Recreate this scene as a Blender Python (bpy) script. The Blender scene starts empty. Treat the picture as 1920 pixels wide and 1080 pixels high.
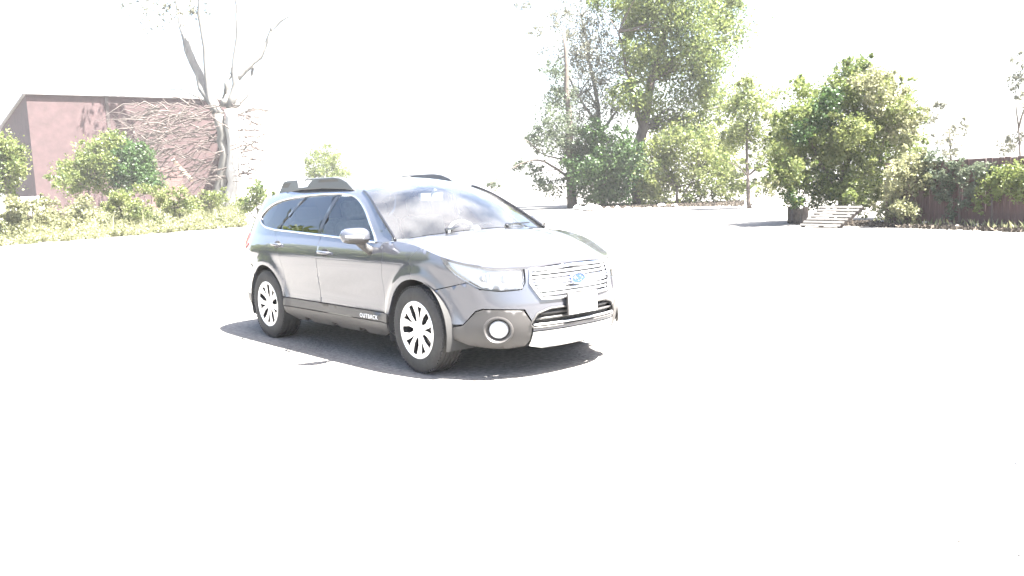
import bpy, bmesh, math, random
import numpy as np
from mathutils import Vector, Matrix
from mathutils.geometry import delaunay_2d_cdt

random.seed(7)
RNG = np.random.default_rng(11)
R = math.radians
SC = bpy.context.scene
COL = SC.collection

# ------------------------------------------------------------------ camera
CAMP = np.array([5.81, -4.748, 1.49])
YAW, PITCH, ROLL, FPX = R(140.012), R(-6.818), R(-2.486), 1637.3


def cam_axes():
    cy, sy = math.cos(YAW), math.sin(YAW)
    cp, sp = math.cos(PITCH), math.sin(PITCH)
    f = np.array([cy * cp, sy * cp, sp])
    r = np.array([sy, -cy, 0.0])
    u = np.cross(r, f)
    c, s = math.cos(ROLL), math.sin(ROLL)
    return c * r + s * u, -s * r + c * u, f


AX_R, AX_U, AX_F = cam_axes()
cam = bpy.data.objects.new('camera', bpy.data.cameras.new('camera'))
COL.objects.link(cam)
cam.matrix_world = Matrix(((AX_R[0], AX_U[0], -AX_F[0], CAMP[0]),
                           (AX_R[1], AX_U[1], -AX_F[1], CAMP[1]),
                           (AX_R[2], AX_U[2], -AX_F[2], CAMP[2]),
                           (0, 0, 0, 1)))
cam.data.sensor_width = 36
cam.data.lens = 36 * FPX / 1920
cam.data.clip_end = 2000
SC.camera = cam

# ------------------------------------------------------------------ light
VEIL = 0.0005
SUN_DIR = Vector((0.42, 0.22, 1.0)).normalized()
SUN_EL = math.asin(SUN_DIR.z)
world = bpy.data.worlds.new('World')
SC.world = world
world.use_nodes = True
wn = world.node_tree.nodes
sky = wn.new('ShaderNodeTexSky')
sky.sky_type = 'NISHITA'
sky.sun_disc = False
sky.sun_elevation = SUN_EL
sky.sun_rotation = math.atan2(SUN_DIR.x, SUN_DIR.y)
sky.air_density = 1.0
sky.dust_density = 4.0
world.node_tree.links.new(sky.outputs[0], wn['Background'].inputs['Color'])
wn['Background'].inputs['Strength'].default_value = 0.053
sl = bpy.data.lights.new('sun', 'SUN')
sl.energy = 5.0
sl.angle = R(0.55)
sl.color = (1.0, 0.955, 0.89)
sun = bpy.data.objects.new('sun', sl)
COL.objects.link(sun)
sun.rotation_euler = SUN_DIR.to_track_quat('Z', 'Y').to_euler()
SC.view_settings.view_transform = 'Standard'
SC.view_settings.look = 'None'
SC.view_settings.gamma = 1
SC.view_settings.use_curve_mapping = False
SC.view_settings.exposure = 3.7


def ray(u, v):
    return (u - 960) / FPX * AX_R - (v - 540) / FPX * AX_U + AX_F


def at(u, v, d):                       # a point seen at u, v, d metres deep
    return CAMP + d * ray(u, v)


def ground_at(u, v):
    d = ray(u, v)
    return CAMP + d * (-CAMP[2] / d[2])


def foot(u, d):                        # ground point under column u at depth d
    q = at(u, 380, d)
    return np.array([q[0], q[1], 0.0])


# ------------------------------------------------------------------ materials
MATS = {}


def mat(name, col, rough=0.5, metal=0.0, coat=0.0, spec=0.5, var=0.0, scale=8.0, bump=0.0, bscale=60.0,
        col2=None, stretch=None, sheen=0.0):
    m = bpy.data.materials.new(name)
    m.use_nodes = True
    nt = m.node_tree
    b = nt.nodes['Principled BSDF']
    b.inputs['Base Color'].default_value = (*col, 1)
    b.inputs['Roughness'].default_value = rough
    b.inputs['Metallic'].default_value = metal
    b.inputs['Coat Weight'].default_value = coat
    b.inputs['Coat Roughness'].default_value = 0.03
    b.inputs['Specular IOR Level'].default_value = spec
    tc = nt.nodes.new('ShaderNodeTexCoord')
    src = tc.outputs['Object']
    if stretch:
        mp = nt.nodes.new('ShaderNodeMapping')
        mp.inputs['Scale'].default_value = stretch
        nt.links.new(src, mp.inputs['Vector'])
        src = mp.outputs[0]
    if var or col2:
        n = nt.nodes.new('ShaderNodeTexNoise')
        n.inputs['Scale'].default_value = scale
        n.inputs['Detail'].default_value = 6
        n.inputs['Roughness'].default_value = 0.65
        nt.links.new(src, n.inputs['Vector'])
        rmp = nt.nodes.new('ShaderNodeValToRGB')
        c2 = col2 or tuple(min(1, c * (1 + var)) for c in col)
        c1 = col if col2 else tuple(c * (1 - var) for c in col)
        rmp.color_ramp.elements[0].color = (*c1, 1)
        rmp.color_ramp.elements[1].color = (*c2, 1)
        rmp.color_ramp.elements[0].position = 0.32
        rmp.color_ramp.elements[1].position = 0.68
        nt.links.new(n.outputs['Fac'], rmp.inputs[0])
        nt.links.new(rmp.outputs[0], b.inputs['Base Color'])
    if bump:
        n2 = nt.nodes.new('ShaderNodeTexNoise')
        n2.inputs['Scale'].default_value = bscale
        n2.inputs['Detail'].default_value = 5
        nt.links.new(src, n2.inputs['Vector'])
        bp = nt.nodes.new('ShaderNodeBump')
        bp.inputs['Strength'].default_value = bump
        bp.inputs['Distance'].default_value = 0.02
        nt.links.new(n2.outputs['Fac'], bp.inputs['Height'])
        nt.links.new(bp.outputs[0], b.inputs['Normal'])
    MATS[name] = m
    return m


def leaf_mat(name, c1, c2, trans=0.45, scale=0.6):
    m = bpy.data.materials.new(name)
    m.use_nodes = True
    nt = m.node_tree
    nt.nodes.remove(nt.nodes['Principled BSDF'])
    out = nt.nodes['Material Output']
    geo = nt.nodes.new('ShaderNodeNewGeometry')
    mul = nt.nodes.new('ShaderNodeTexNoise')
    mul.inputs['Scale'].default_value = scale
    mul.inputs['Detail'].default_value = 3
    nt.links.new(geo.outputs['Position'], mul.inputs['Vector'])
    add = nt.nodes.new('ShaderNodeMath')
    add.operation = 'MULTIPLY_ADD'
    nt.links.new(geo.outputs['Random Per Island'], add.inputs[0])
    add.inputs[1].default_value = 0.55
    nt.links.new(mul.outputs['Fac'], add.inputs[2])
    rmp = nt.nodes.new('ShaderNodeValToRGB')
    rmp.color_ramp.elements[0].color = (*c1, 1)
    rmp.color_ramp.elements[1].color = (*c2, 1)
    rmp.color_ramp.elements[0].position = 0.42
    rmp.color_ramp.elements[1].position = 0.90
    nt.links.new(add.outputs[0], rmp.inputs[0])
    d = nt.nodes.new('ShaderNodeBsdfDiffuse')
    t = nt.nodes.new('ShaderNodeBsdfTranslucent')
    g = nt.nodes.new('ShaderNodeBsdfGlossy')
    g.inputs['Roughness'].default_value = 0.45
    g.inputs['Color'].default_value = (0.8, 0.85, 0.8, 1)
    nt.links.new(rmp.outputs[0], d.inputs['Color'])
    nt.links.new(rmp.outputs[0], t.inputs['Color'])
    mx = nt.nodes.new('ShaderNodeMixShader')
    mx.inputs[0].default_value = trans
    nt.links.new(d.outputs[0], mx.inputs[1])
    nt.links.new(t.outputs[0], mx.inputs[2])
    mx2 = nt.nodes.new('ShaderNodeMixShader')
    mx2.inputs[0].default_value = 0.03
    nt.links.new(mx.outputs[0], mx2.inputs[1])
    nt.links.new(g.outputs[0], mx2.inputs[2])
    nt.links.new(mx2.outputs[0], out.inputs['Surface'])
    MATS[name] = m
    return m


def glass_mat(name, tint, ior=1.5, boost=1.0, glare_veil=0.0):
    m = bpy.data.materials.new(name)
    m.use_nodes = True
    nt = m.node_tree
    nt.nodes.remove(nt.nodes['Principled BSDF'])
    out = nt.nodes['Material Output']
    fr = nt.nodes.new('ShaderNodeFresnel')
    fr.inputs['IOR'].default_value = ior
    mu = nt.nodes.new('ShaderNodeMath')
    mu.operation = 'MULTIPLY'
    mu.use_clamp = True
    mu.inputs[1].default_value = boost
    nt.links.new(fr.outputs[0], mu.inputs[0])
    t = nt.nodes.new('ShaderNodeBsdfTransparent')
    t.inputs['Color'].default_value = (*tint, 1)
    g = nt.nodes.new('ShaderNodeBsdfGlossy')
    g.inputs['Roughness'].default_value = 0.0
    mx = nt.nodes.new('ShaderNodeMixShader')
    nt.links.new(mu.outputs[0], mx.inputs[0])
    nt.links.new(t.outputs[0], mx.inputs[1])
    nt.links.new(g.outputs[0], mx.inputs[2])
    last = mx
    if glare_veil:                            # pale diffuse veil standing in for glare on the glass, thinner in patches
        tc = nt.nodes.new('ShaderNodeTexCoord')
        n = nt.nodes.new('ShaderNodeTexNoise')
        n.inputs['Scale'].default_value = 3.0
        n.inputs['Detail'].default_value = 4
        nt.links.new(tc.outputs['Object'], n.inputs['Vector'])
        mr = nt.nodes.new('ShaderNodeMapRange')
        mr.inputs['From Min'].default_value = 0.38
        mr.inputs['From Max'].default_value = 0.62
        mr.inputs['To Min'].default_value = glare_veil * 0.15
        mr.inputs['To Max'].default_value = glare_veil
        nt.links.new(n.outputs['Fac'], mr.inputs['Value'])
        df = nt.nodes.new('ShaderNodeBsdfDiffuse')
        df.inputs['Color'].default_value = (0.62, 0.61, 0.59, 1)
        last = nt.nodes.new('ShaderNodeMixShader')
        nt.links.new(mr.outputs[0], last.inputs[0])
        nt.links.new(mx.outputs[0], last.inputs[1])
        nt.links.new(df.outputs[0], last.inputs[2])
    nt.links.new(last.outputs[0], out.inputs['Surface'])
    MATS[name] = m
    return m


mat('paint', (0.090, 0.094, 0.110), rough=0.11, metal=0.42, coat=1.0)
MATS['paint'].node_tree.nodes['Principled BSDF'].inputs['Coat IOR'].default_value = 1.5
mat('plastic', (0.055, 0.052, 0.05), rough=0.42, spec=0.5, bump=0.05, bscale=400)
mat('black_gloss', (0.012, 0.012, 0.013), rough=0.08)
mat('liner', (0.03, 0.03, 0.03), rough=0.9)
mat('chrome', (0.85, 0.86, 0.87), rough=0.12, metal=1.0)
mat('silver', (0.72, 0.73, 0.74), rough=0.28, metal=0.8)
mat('alloy', (0.86, 0.86, 0.85), rough=0.22, metal=0.6, coat=0.6)
mat('alloy_dark', (0.05, 0.05, 0.052), rough=0.4, metal=0.4)
mat('disc', (0.35, 0.34, 0.33), rough=0.35, metal=1.0)
mat('rubber', (0.032, 0.031, 0.03), rough=0.72, spec=0.35, var=0.25, scale=14)
mat('rail', (0.075, 0.08, 0.085), rough=0.4)
mat('seat', (0.16, 0.165, 0.17), rough=0.9, var=0.15, scale=30)
mat('dash', (0.22, 0.22, 0.22), rough=0.7)
mat('plate', (0.85, 0.85, 0.83), rough=0.4)
mat('reflector', (0.8, 0.81, 0.82), rough=0.35, metal=0.25)
mat('amber', (0.75, 0.25, 0.03), rough=0.2)
mat('red_lens', (0.45, 0.02, 0.02), rough=0.1)
mat('emblem_blue', (0.03, 0.06, 0.25), rough=0.2)
mat('lettering', (0.8, 0.8, 0.78), rough=0.3)
glass_mat('glass_dark', (0.05, 0.055, 0.06), 1.52, 1.7)
glass_mat('glass_side', (0.45, 0.50, 0.50), 1.52, 1.4)
glass_mat('glass_front', (0.74, 0.80, 0.80), 1.52, 2.0, .05)
glass_mat('lamp_glass', (0.95, 0.96, 0.97), 1.5, 1.0, .10)
mat('bark', (0.075, 0.062, 0.052), rough=0.95, var=0.35, scale=6, bump=0.6, bscale=14, stretch=(1, 1, 0.25))
mat('bark_pale', (0.12, 0.117, 0.107), rough=0.9, var=0.3, scale=3, bump=0.5, bscale=10, stretch=(1, 1, 0.3))
mat('bark_white', (0.30, 0.29, 0.27), rough=0.9, var=0.2, scale=3, bump=0.5, bscale=10, stretch=(1, 1, 0.3))  # lit copy of the pale bark, sunlight put into its colour
mat('twig', (0.07, 0.058, 0.052), rough=0.95, var=0.3, scale=4)
mat('barn_wall', (0.046, 0.027, 0.028), rough=0.9, var=0.25, scale=1.5, bump=0.3, bscale=20)
mat('barn_trim', (0.05, 0.04, 0.038), rough=0.9, var=0.2)
mat('roof_metal', (0.30, 0.29, 0.29), rough=0.5, metal=0.3, var=0.2)
mat('white_wall', (0.80, 0.79, 0.77), rough=0.8, var=0.06, scale=2)
mat('pallet_wood', (0.075, 0.072, 0.068), rough=0.9, var=0.3, scale=7, stretch=(0.4, 4, 4))
mat('old_wood', (0.07, 0.058, 0.048), rough=0.95, var=0.4, scale=6, bump=0.4, bscale=25)
mat('fence_wood', (0.085, 0.05, 0.046), rough=0.9, var=0.35, scale=4, stretch=(5, 5, 0.6), bump=0.3, bscale=25)
mat('stone', (0.36, 0.34, 0.31), rough=0.95, var=0.25, scale=6, bump=0.5, bscale=20)
mat('concrete', (0.42, 0.41, 0.40), rough=0.95, var=0.2, scale=5, bump=0.3, bscale=30)
mat('tarp', (0.32, 0.42, 0.52), rough=0.5, var=0.15, scale=6)
mat('litter', (0.055, 0.045, 0.034), rough=1.0, var=0.5, scale=12, bump=0.6, bscale=40)  # brown leaf debris, darkened in colour to carry shade on the ground
mat('plank', (0.42, 0.33, 0.24), rough=0.85, var=0.2, scale=6)
leaf_mat('leaf_mid', (0.030, 0.058, 0.016), (0.155, 0.185, 0.055), .5)
leaf_mat('leaf_cool', (0.026, 0.042, 0.026), (0.10, 0.12, 0.075))
leaf_mat('leaf_bright', (0.05, 0.082, 0.02), (0.17, 0.19, 0.062), 0.5)
leaf_mat('leaf_grey', (0.045, 0.046, 0.034), (0.15, 0.15, 0.11), 0.3)
leaf_mat('leaf_deep', (0.018, 0.045, 0.014), (0.05, 0.09, 0.025))
leaf_mat('leaf_straw', (0.065, 0.08, 0.03), (0.23, 0.23, 0.125), 0.45, .9)


def ground_material():
    m = bpy.data.materials.new('gravel')
    m.use_nodes = True
    nt = m.node_tree
    b = nt.nodes['Principled BSDF']
    b.inputs['Roughness'].default_value = 0.95
    b.inputs['Specular IOR Level'].default_value = 0.15
    geo = nt.nodes.new('ShaderNodeNewGeometry')
    n1 = nt.nodes.new('ShaderNodeTexNoise')
    n1.inputs['Scale'].default_value = 0.7
    n1.inputs['Detail'].default_value = 8
    n2 = nt.nodes.new('ShaderNodeTexVoronoi')
    n2.inputs['Scale'].default_value = 45
    n3 = nt.nodes.new('ShaderNodeTexNoise')
    n3.inputs['Scale'].default_value = 22
    n3.inputs['Detail'].default_value = 6
    for n in (n1, n2, n3):
        nt.links.new(geo.outputs['Position'], n.inputs['Vector'])
    r1 = nt.nodes.new('ShaderNodeValToRGB')
    r1.color_ramp.elements[0].color = (0.14, 0.136, 0.128, 1)
    r1.color_ramp.elements[1].color = (0.19, 0.186, 0.178, 1)
    r1.color_ramp.elements[0].position = 0.3
    r1.color_ramp.elements[1].position = 0.7
    nt.links.new(n1.outputs['Fac'], r1.inputs[0])
    r2 = nt.nodes.new('ShaderNodeValToRGB')
    r2.color_ramp.elements[0].color = (0.68, 0.67, 0.66, 1)
    r2.color_ramp.elements[1].color = (1.25, 1.25, 1.25, 1)
    r2.color_ramp.elements[0].position = 0.3
    r2.color_ramp.elements[1].position = 0.75
    nt.links.new(n3.outputs['Fac'], r2.inputs[0])
    mx = nt.nodes.new('ShaderNodeMix')
    mx.data_type = 'RGBA'
    mx.blend_type = 'MULTIPLY'
    mx.inputs['Factor'].default_value = 1.0
    nt.links.new(r1.outputs[0], mx.inputs['A'])
    nt.links.new(r2.outputs[0], mx.inputs['B'])
    nt.links.new(mx.outputs['Result'], b.inputs['Base Color'])
    ad = nt.nodes.new('ShaderNodeMath')
    nt.links.new(n2.outputs['Distance'], ad.inputs[0])
    nt.links.new(n3.outputs['Fac'], ad.inputs[1])
    bp = nt.nodes.new('ShaderNodeBump')
    bp.inputs['Strength'].default_value = 0.5
    bp.inputs['Distance'].default_value = 0.012
    nt.links.new(ad.outputs[0], bp.inputs['Height'])
    nt.links.new(bp.outputs[0], b.inputs['Normal'])
    MATS['gravel'] = m


ground_material()


# ------------------------------------------------------------------ mesh helpers
def link(name, me, material, parent=None):
    o = bpy.data.objects.new(name, me)
    COL.objects.link(o)
    if material:
        me.materials.append(MATS[material])
    if parent is not None:
        o.parent = parent
    return o


def tag(o, label=None, cat=None, group=None, kind=None):
    if label:
        o['label'] = label
    if cat:
        o['category'] = cat
    if group:
        o['group'] = group
    if kind:
        o['kind'] = kind
    return o


def empty(name, loc=(0, 0, 0), rz=0.0):
    o = bpy.data.objects.new(name, None)
    COL.objects.link(o)
    o.location = loc
    o.rotation_euler = (0, 0, rz)
    o.empty_display_size = 0.3
    return o


def mesh(name, verts, faces, smooth=False):
    me = bpy.data.meshes.new(name)
    me.from_pydata([tuple(map(float, v)) for v in verts], [], faces)
    if smooth:
        me.shade_smooth()
    return me


def quads_mesh(name, V):                # V: n x 4 x 3
    n = len(V)
    me = bpy.data.meshes.new(name)
    me.vertices.add(n * 4)
    me.vertices.foreach_set('co', V.reshape(-1).astype(np.float32))
    me.loops.add(n * 4)
    me.loops.foreach_set('vertex_index', np.arange(n * 4, dtype=np.int32))
    me.polygons.add(n)
    me.polygons.foreach_set('loop_start', np.arange(0, n * 4, 4, dtype=np.int32))
    me.update()
    me.validate()
    return me


class MB:
    def __init__(self):
        self.v, self.f = [], []

    def add(self, V, F):
        b = len(self.v)
        self.v += [tuple(map(float, p)) for p in V]
        self.f += [tuple(b + i for i in f) for f in F]
        return self

    def box(self, c, s, rot=None):
        hx, hy, hz = (a / 2 for a in s)
        V = [Vector((x * hx, y * hy, z * hz)) for z in (-1, 1) for y in (-1, 1) for x in (-1, 1)]
        if rot is not None:
            V = [rot @ p for p in V]
        V = [p + Vector(c) for p in V]
        return self.add(V, [(0, 2, 3, 1), (4, 5, 7, 6), (0, 1, 5, 4), (2, 6, 7, 3), (0, 4, 6, 2), (1, 3, 7, 5)])

    def tube(self, pts, rad, n=6, cap=True):
        pts = [Vector(map(float, p)) for p in pts]
        if not hasattr(rad, '__len__'):
            rad = [rad] * len(pts)
        V, F = [], []
        up = None
        for i, p in enumerate(pts):
            t = (pts[min(i + 1, len(pts) - 1)] - pts[max(i - 1, 0)]).normalized()
            if up is None:
                up = Vector((0, 0, 1)) if abs(t.z) < 0.9 else Vector((1, 0, 0))
            a = t.cross(up).normalized()
            up = a.cross(t).normalized()
            for k in range(n):
                w = 2 * math.pi * k / n
                V.append(p + (a * math.cos(w) + up * math.sin(w)) * rad[i])
        for i in range(len(pts) - 1):
            for k in range(n):
                F.append((i * n + k, i * n + (k + 1) % n, (i + 1) * n + (k + 1) % n, (i + 1) * n + k))
        if cap:
            F.append(tuple(range(n - 1, -1, -1)))
            F.append(tuple((len(pts) - 1) * n + k for k in range(n)))
        return self.add(V, F)

    def lathe(self, prof, axis_c, n=48, a0=0.0, a1=2 * math.pi):   # prof of (r, y); spins about the y axis
        full = abs(a1 - a0 - 2 * math.pi) < 1e-6
        m = n if full else n + 1
        V, F = [], []
        for k in range(m):
            w = a0 + (a1 - a0) * k / n
            for r, y in prof:
                V.append((axis_c[0] + r * math.cos(w), axis_c[1] + y, axis_c[2] + r * math.sin(w)))
        L = len(prof)
        for k in range(n):
            k2 = (k + 1) % m
            for i in range(L - 1):
                F.append((k * L + i, k * L + i + 1, k2 * L + i + 1, k2 * L + i))
        return self.add(V, F)

    def build(self, name, material, parent=None, smooth=False, angle=None, bevel=None):
        me = mesh(name, self.v, self.f, smooth)
        if angle:
            me.set_sharp_from_angle(angle=R(angle))
        o = link(name, me, material, parent)
        if bevel:
            md = o.modifiers.new('bevel', 'BEVEL')
            md.width = bevel
            md.segments = 2
            md.limit_method = 'ANGLE'
        return o


# ------------------------------------------------------------------ ground
g = mesh('ground', [(-500, -500, 0), (500, -500, 0), (500, 500, 0), (-500, 500, 0)], [(0, 1, 2, 3)])
tag(link('ground', g, 'gravel'), kind='structure')


# thin air volume added over the lot, standing in for overexposure veil
hz = bpy.data.materials.new('haze_air')
hz.use_nodes = True
hz.node_tree.nodes.remove(hz.node_tree.nodes['Principled BSDF'])
pv = hz.node_tree.nodes.new('ShaderNodeVolumePrincipled')
pv.inputs['Color'].default_value = (0.97, 0.98, 1.0, 1)
pv.inputs['Density'].default_value = VEIL
pv.inputs['Anisotropy'].default_value = 0.0
hz.node_tree.links.new(pv.outputs[0], hz.node_tree.nodes['Material Output'].inputs['Volume'])
MATS['haze_air'] = hz
tag(MB().box((0, 0, 14), (1010, 1010, 30)).build('haze', 'haze_air'), kind='stuff')

# ================================================================== the car
# Body sides, nose and tail lie on one smooth shell: a plan outline followed by
# arc length s (0 at the nose centre, growing rearwards) and an inset by height z.
def pchip_table(keys, sig):
    k = np.array(keys, float)
    z = np.arange(0.0, 1.8, 0.002)
    x, y = k[:, 0], k[:, 1]
    h = np.diff(x)
    dl = np.diff(y) / h
    d = np.zeros(len(x))
    for i in range(1, len(x) - 1):
        if dl[i - 1] * dl[i] > 0:
            w1, w2 = 2 * h[i] + h[i - 1], h[i] + 2 * h[i - 1]
            d[i] = (w1 + w2) / (w1 / dl[i - 1] + w2 / dl[i])
    d[0], d[-1] = dl[0], dl[-1]
    zz = np.clip(z, x[0], x[-1])
    i = np.clip(np.searchsorted(x, zz) - 1, 0, len(x) - 2)
    t = (zz - x[i]) / h[i]
    o = ((1 + 2 * t) * (1 - t) ** 2 * y[i] + t * (1 - t) ** 2 * h[i] * d[i] + t * t * (3 - 2 * t) * y[i + 1]
         + t * t * (t - 1) * h[i] * d[i + 1])
    o = o + (z - zz) * np.where(z < x[0], d[0], d[-1])
    n = int(4 * sig / 0.002)
    g_ = np.exp(-0.5 * (np.arange(-n, n + 1) * 0.002 / sig) ** 2)
    g_ /= g_.sum()
    return z, np.convolve(np.pad(o, n, mode='edge'), g_, 'valid')


ZT, D_SIDE = pchip_table([(.16, .14), (.24, .075), (.30, .030), (.35, .012), (.42, .012), (.47, .020), (.55, .024),
                          (.65, .016), (.75, .007), (.84, .000), (.90, .002), (.95, .012), (1.0, .030), (1.05, .055),
                          (1.09, .077), (1.15, .098), (1.25, .139), (1.35, .189), (1.43, .238), (1.48, .280),
                          (1.53, .34)], .014)
_, D_FRONT = pchip_table([(.16, .20), (.22, .10), (.28, .04), (.36, .012), (.45, .0), (.56, .0), (.64, .012),
                          (.72, .028), (.80, .050), (.87, .085), (.93, .15), (1.0, .27), (1.1, .4), (1.5, .9)], .012)
_, D_REAR = pchip_table([(.16, .2), (.24, .10), (.32, .03), (.45, .0), (.62, .0), (.72, .03), (.85, .05), (1.0, .075),
                         (1.1, .11), (1.25, .22), (1.4, .345), (1.48, .42), (1.53, .48)], .014)
_pl = np.array([(.97, .12), (.97, 0), (.964, -.16), (.936, -.34), (.870, -.50), (.770, -.630), (.648, -.724), (.50, -.797),
                (.32, -.856), (.08, -.887), (-.40, -.902), (-1.4, -.906), (-2.4, -.906), (-2.95, -.893), (-3.30, -.850),
                (-3.56, -.765), (-3.72, -.63), (-3.81, -.44), (-3.845, -.2), (-3.85, 0), (-3.85, .15)])
_c = []
for i in range(1, len(_pl) - 2):
    a, b, c, d = _pl[i - 1:i + 3]
    # centripetal-like tangents from chord lengths
    ta = np.linalg.norm(b - a) ** .5
    tb = np.linalg.norm(c - b) ** .5
    tc = np.linalg.norm(d - c) ** .5
    m1 = tb * ((b - a) / ta - (c - a) / (ta + tb) + (c - b) / tb)
    m2 = tb * ((c - b) / tb - (d - b) / (tb + tc) + (d - c) / tc)
    for t in np.linspace(0, 1, 60, endpoint=False):
        _c.append((2 * t ** 3 - 3 * t ** 2 + 1) * b + (t ** 3 - 2 * t ** 2 + t) * m1 + (-2 * t ** 3 + 3 * t ** 2) * c
                  + (t ** 3 - t ** 2) * m2)
_c = np.array(_c)
_ss = np.r_[0, np.cumsum(np.linalg.norm(np.diff(_c, axis=0), axis=1))]
S_MAX = _ss[-1]
ST = np.linspace(0, S_MAX, 3000)
CX = np.interp(ST, _ss, _c[:, 0])
CY = np.interp(ST, _ss, _c[:, 1])


def _sm(a, k=60):
    w = np.hanning(2 * k + 1)
    w /= w.sum()
    p = np.r_[2 * a[0] - a[k:0:-1], a, 2 * a[-1] - a[-2:-k - 2:-1]]
    return np.convolve(p, w, 'valid')


CX, CY = _sm(CX), _sm(CY)
CY[0] = 0
TX, TY = np.gradient(CX, ST), np.gradient(CY, ST)
_l = np.hypot(TX, TY)
NX, NY = TY / _l * -1, TX / _l          # outward: nose +x, side -y
NX, NY = -TY / _l, TX / _l
WH_F, WH_R, WH_Z, ARCH = 0.0, -2.745, 0.362, 0.402


def sstep(a, b, x):
    t = np.clip((x - a) / (b - a), 0, 1)
    return t * t * (3 - 2 * t)


def shell(s, z, off=0.0):
    s = np.asarray(s, float)
    z = np.asarray(z, float)
    sg = np.where(s < 0, -1.0, 1.0)
    a = np.abs(s)
    cx, cy = np.interp(a, ST, CX), np.interp(a, ST, CY)
    nx, ny = np.interp(a, ST, NX), np.interp(a, ST, NY)
    wf = sstep(.10, .92, nx)
    wr = sstep(.10, .92, -nx)
    d = (np.interp(z, ZT, D_SIDE) * (1 - wf - wr) + np.interp(z, ZT, D_FRONT) * wf + np.interp(z, ZT, D_REAR) * wr)
    for xc in (WH_F, WH_R):             # flared wheel-arch lips
        r = np.hypot(cx - xc, z - WH_Z)
        d = d - 0.020 * (1 - sstep(.425, .52, r)) * sstep(.2, .35, z)
    d = d - off
    return np.stack([cx - nx * d, (cy - ny * d) * sg, z], -1)


def sx(x, z, off=0.0):                  # shell coordinate whose point has this x
    s = np.interp(-x, -CX, ST)
    for _ in range(25):
        p = shell(s, z, off)
        s = np.clip(s + (p[..., 0] - x) * 0.7 / max(0.35, abs(float(np.interp(s, ST, TX)))), 0, S_MAX)
    return float(s)


def sy(y, z):                           # on the nose: point with this y (right half: y < 0)
    a = abs(y)
    s = a
    for _ in range(25):
        s = s + (a + shell(s, z)[..., 1]) * 0.7 / max(0.3, abs(float(np.interp(s, ST, TY))))
    return float(s)


def X(*pts):
    return [(sx(x, z), z) for x, z in pts]


def Y(*pts):
    return [(sy(y, z), z) for y, z in pts]


def resample(poly, h):
    out = []
    n = len(poly)
    for i in range(n):
        a, b = np.array(poly[i]), np.array(poly[(i + 1) % n])
        k = max(1, int(math.ceil(np.linalg.norm(b - a) / h)))
        for j in range(k):
            out.append(a + (b - a) * j / k)
    return np.array(out)


def smooth_line(pts, h=0.04):           # Catmull-Rom through the points
    p = [np.array(q, float) for q in pts]
    p = [2 * p[0] - p[1]] + p + [2 * p[-1] - p[-2]]
    out = []
    for i in range(1, len(p) - 2):
        k = max(2, int(np.linalg.norm(p[i + 1] - p[i]) / h))
        for t in np.linspace(0, 1, k, endpoint=False):
            a, b, c, d = p[i - 1:i + 3]
            out.append(0.5 * (2 * b + (c - a) * t + (2 * a - 5 * b + 4 * c - d) * t * t + (3 * b - a - 3 * c + d) * t ** 3))
    out.append(p[-2])
    return [tuple(q) for q in out]


def area(P):
    x, y = P[:, 0], P[:, 1]
    return 0.5 * np.sum(x * np.roll(y, -1) - y * np.roll(x, -1))


def inset(P, g_):
    if area(P) < 0:
        P = P[::-1]
    e = np.roll(P, -1, 0) - P
    e /= np.maximum(np.linalg.norm(e, axis=1), 1e-9)[:, None]
    nrm = np.stack([-e[:, 1], e[:, 0]], 1)
    b = nrm + np.roll(nrm, 1, 0)
    bl = np.linalg.norm(b, axis=1)
    b = b / np.maximum(bl, 0.5)[:, None] ** 2 * 2 * (bl[:, None] > 0) * 0.5 * 2
    return P + b * g_ * 0.5 * np.minimum(2, 1) * 1.0


def inside(P, Q):
    x, y = Q[:, 0], Q[:, 1]
    r = np.zeros(len(Q), bool)
    n = len(P)
    j = n - 1
    for i in range(n):
        xi, yi, xj, yj = P[i, 0], P[i, 1], P[j, 0], P[j, 1]
        c = ((yi > y) != (yj > y)) & (x < (xj - xi) * (y - yi) / (yj - yi + 1e-12) + xi)
        r ^= c
        j = i
    return r


def panel_data(outer, holes=(), h=.035, gap=.003, f=shell, off=0.0, flange=.02):
    loops = [inset(resample(outer, h), gap)] + [inset(resample(q, h), -gap * 0) for q in holes]
    B = np.vstack(loops)
    mn, mx = loops[0].min(0), loops[0].max(0)
    gx, gy = np.meshgrid(np.arange(mn[0] + h * .5, mx[0], h), np.arange(mn[1] + h * .5, mx[1], h))
    G = np.stack([gx.ravel(), gy.ravel()], 1)
    ok = inside(loops[0], G)
    for q in loops[1:]:
        ok &= ~inside(q, G)
    G = G[ok]
    if len(G):
        dm = np.min(np.linalg.norm(G[:, None, :] - B[None], axis=2), axis=1)
        G = G[dm > h * .55]
    V = [Vector(p) for p in np.vstack([B, G]).tolist()]
    E, b0 = [], 0
    for q in loops:
        n = len(q)
        E += [(b0 + i, b0 + (i + 1) % n) for i in range(n)]
        b0 += n
    vo, eo, fo = delaunay_2d_cdt(V, E, [], 0, 1e-5)[:3]
    vo = np.array([tuple(p) for p in vo])
    cen = np.array([vo[list(t)].mean(0) for t in fo])
    ok = inside(loops[0], cen)
    for q in loops[1:]:
        ok &= ~inside(q, cen)
    tris = [tuple(t) for t, k in zip(fo, ok) if k]
    P = f(vo[:, 0], vo[:, 1], off)
    Pi = f(vo[:, 0], vo[:, 1], off - flange)
    cnt = {}
    for t in tris:
        for i in range(3):
            a, b = t[i], t[(i + 1) % 3]
            cnt[(a, b)] = 1
    be = [(a, b) for (a, b) in cnt if (b, a) not in cnt]
    used = sorted({a for e in be for a in e})
    nb = {a: len(P) + i for i, a in enumerate(used)}
    verts = np.vstack([P, Pi[used]]) if used else P
    faces = tris + [(b, a, nb[a], nb[b]) for a, b in be]
    return verts, faces, be


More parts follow.
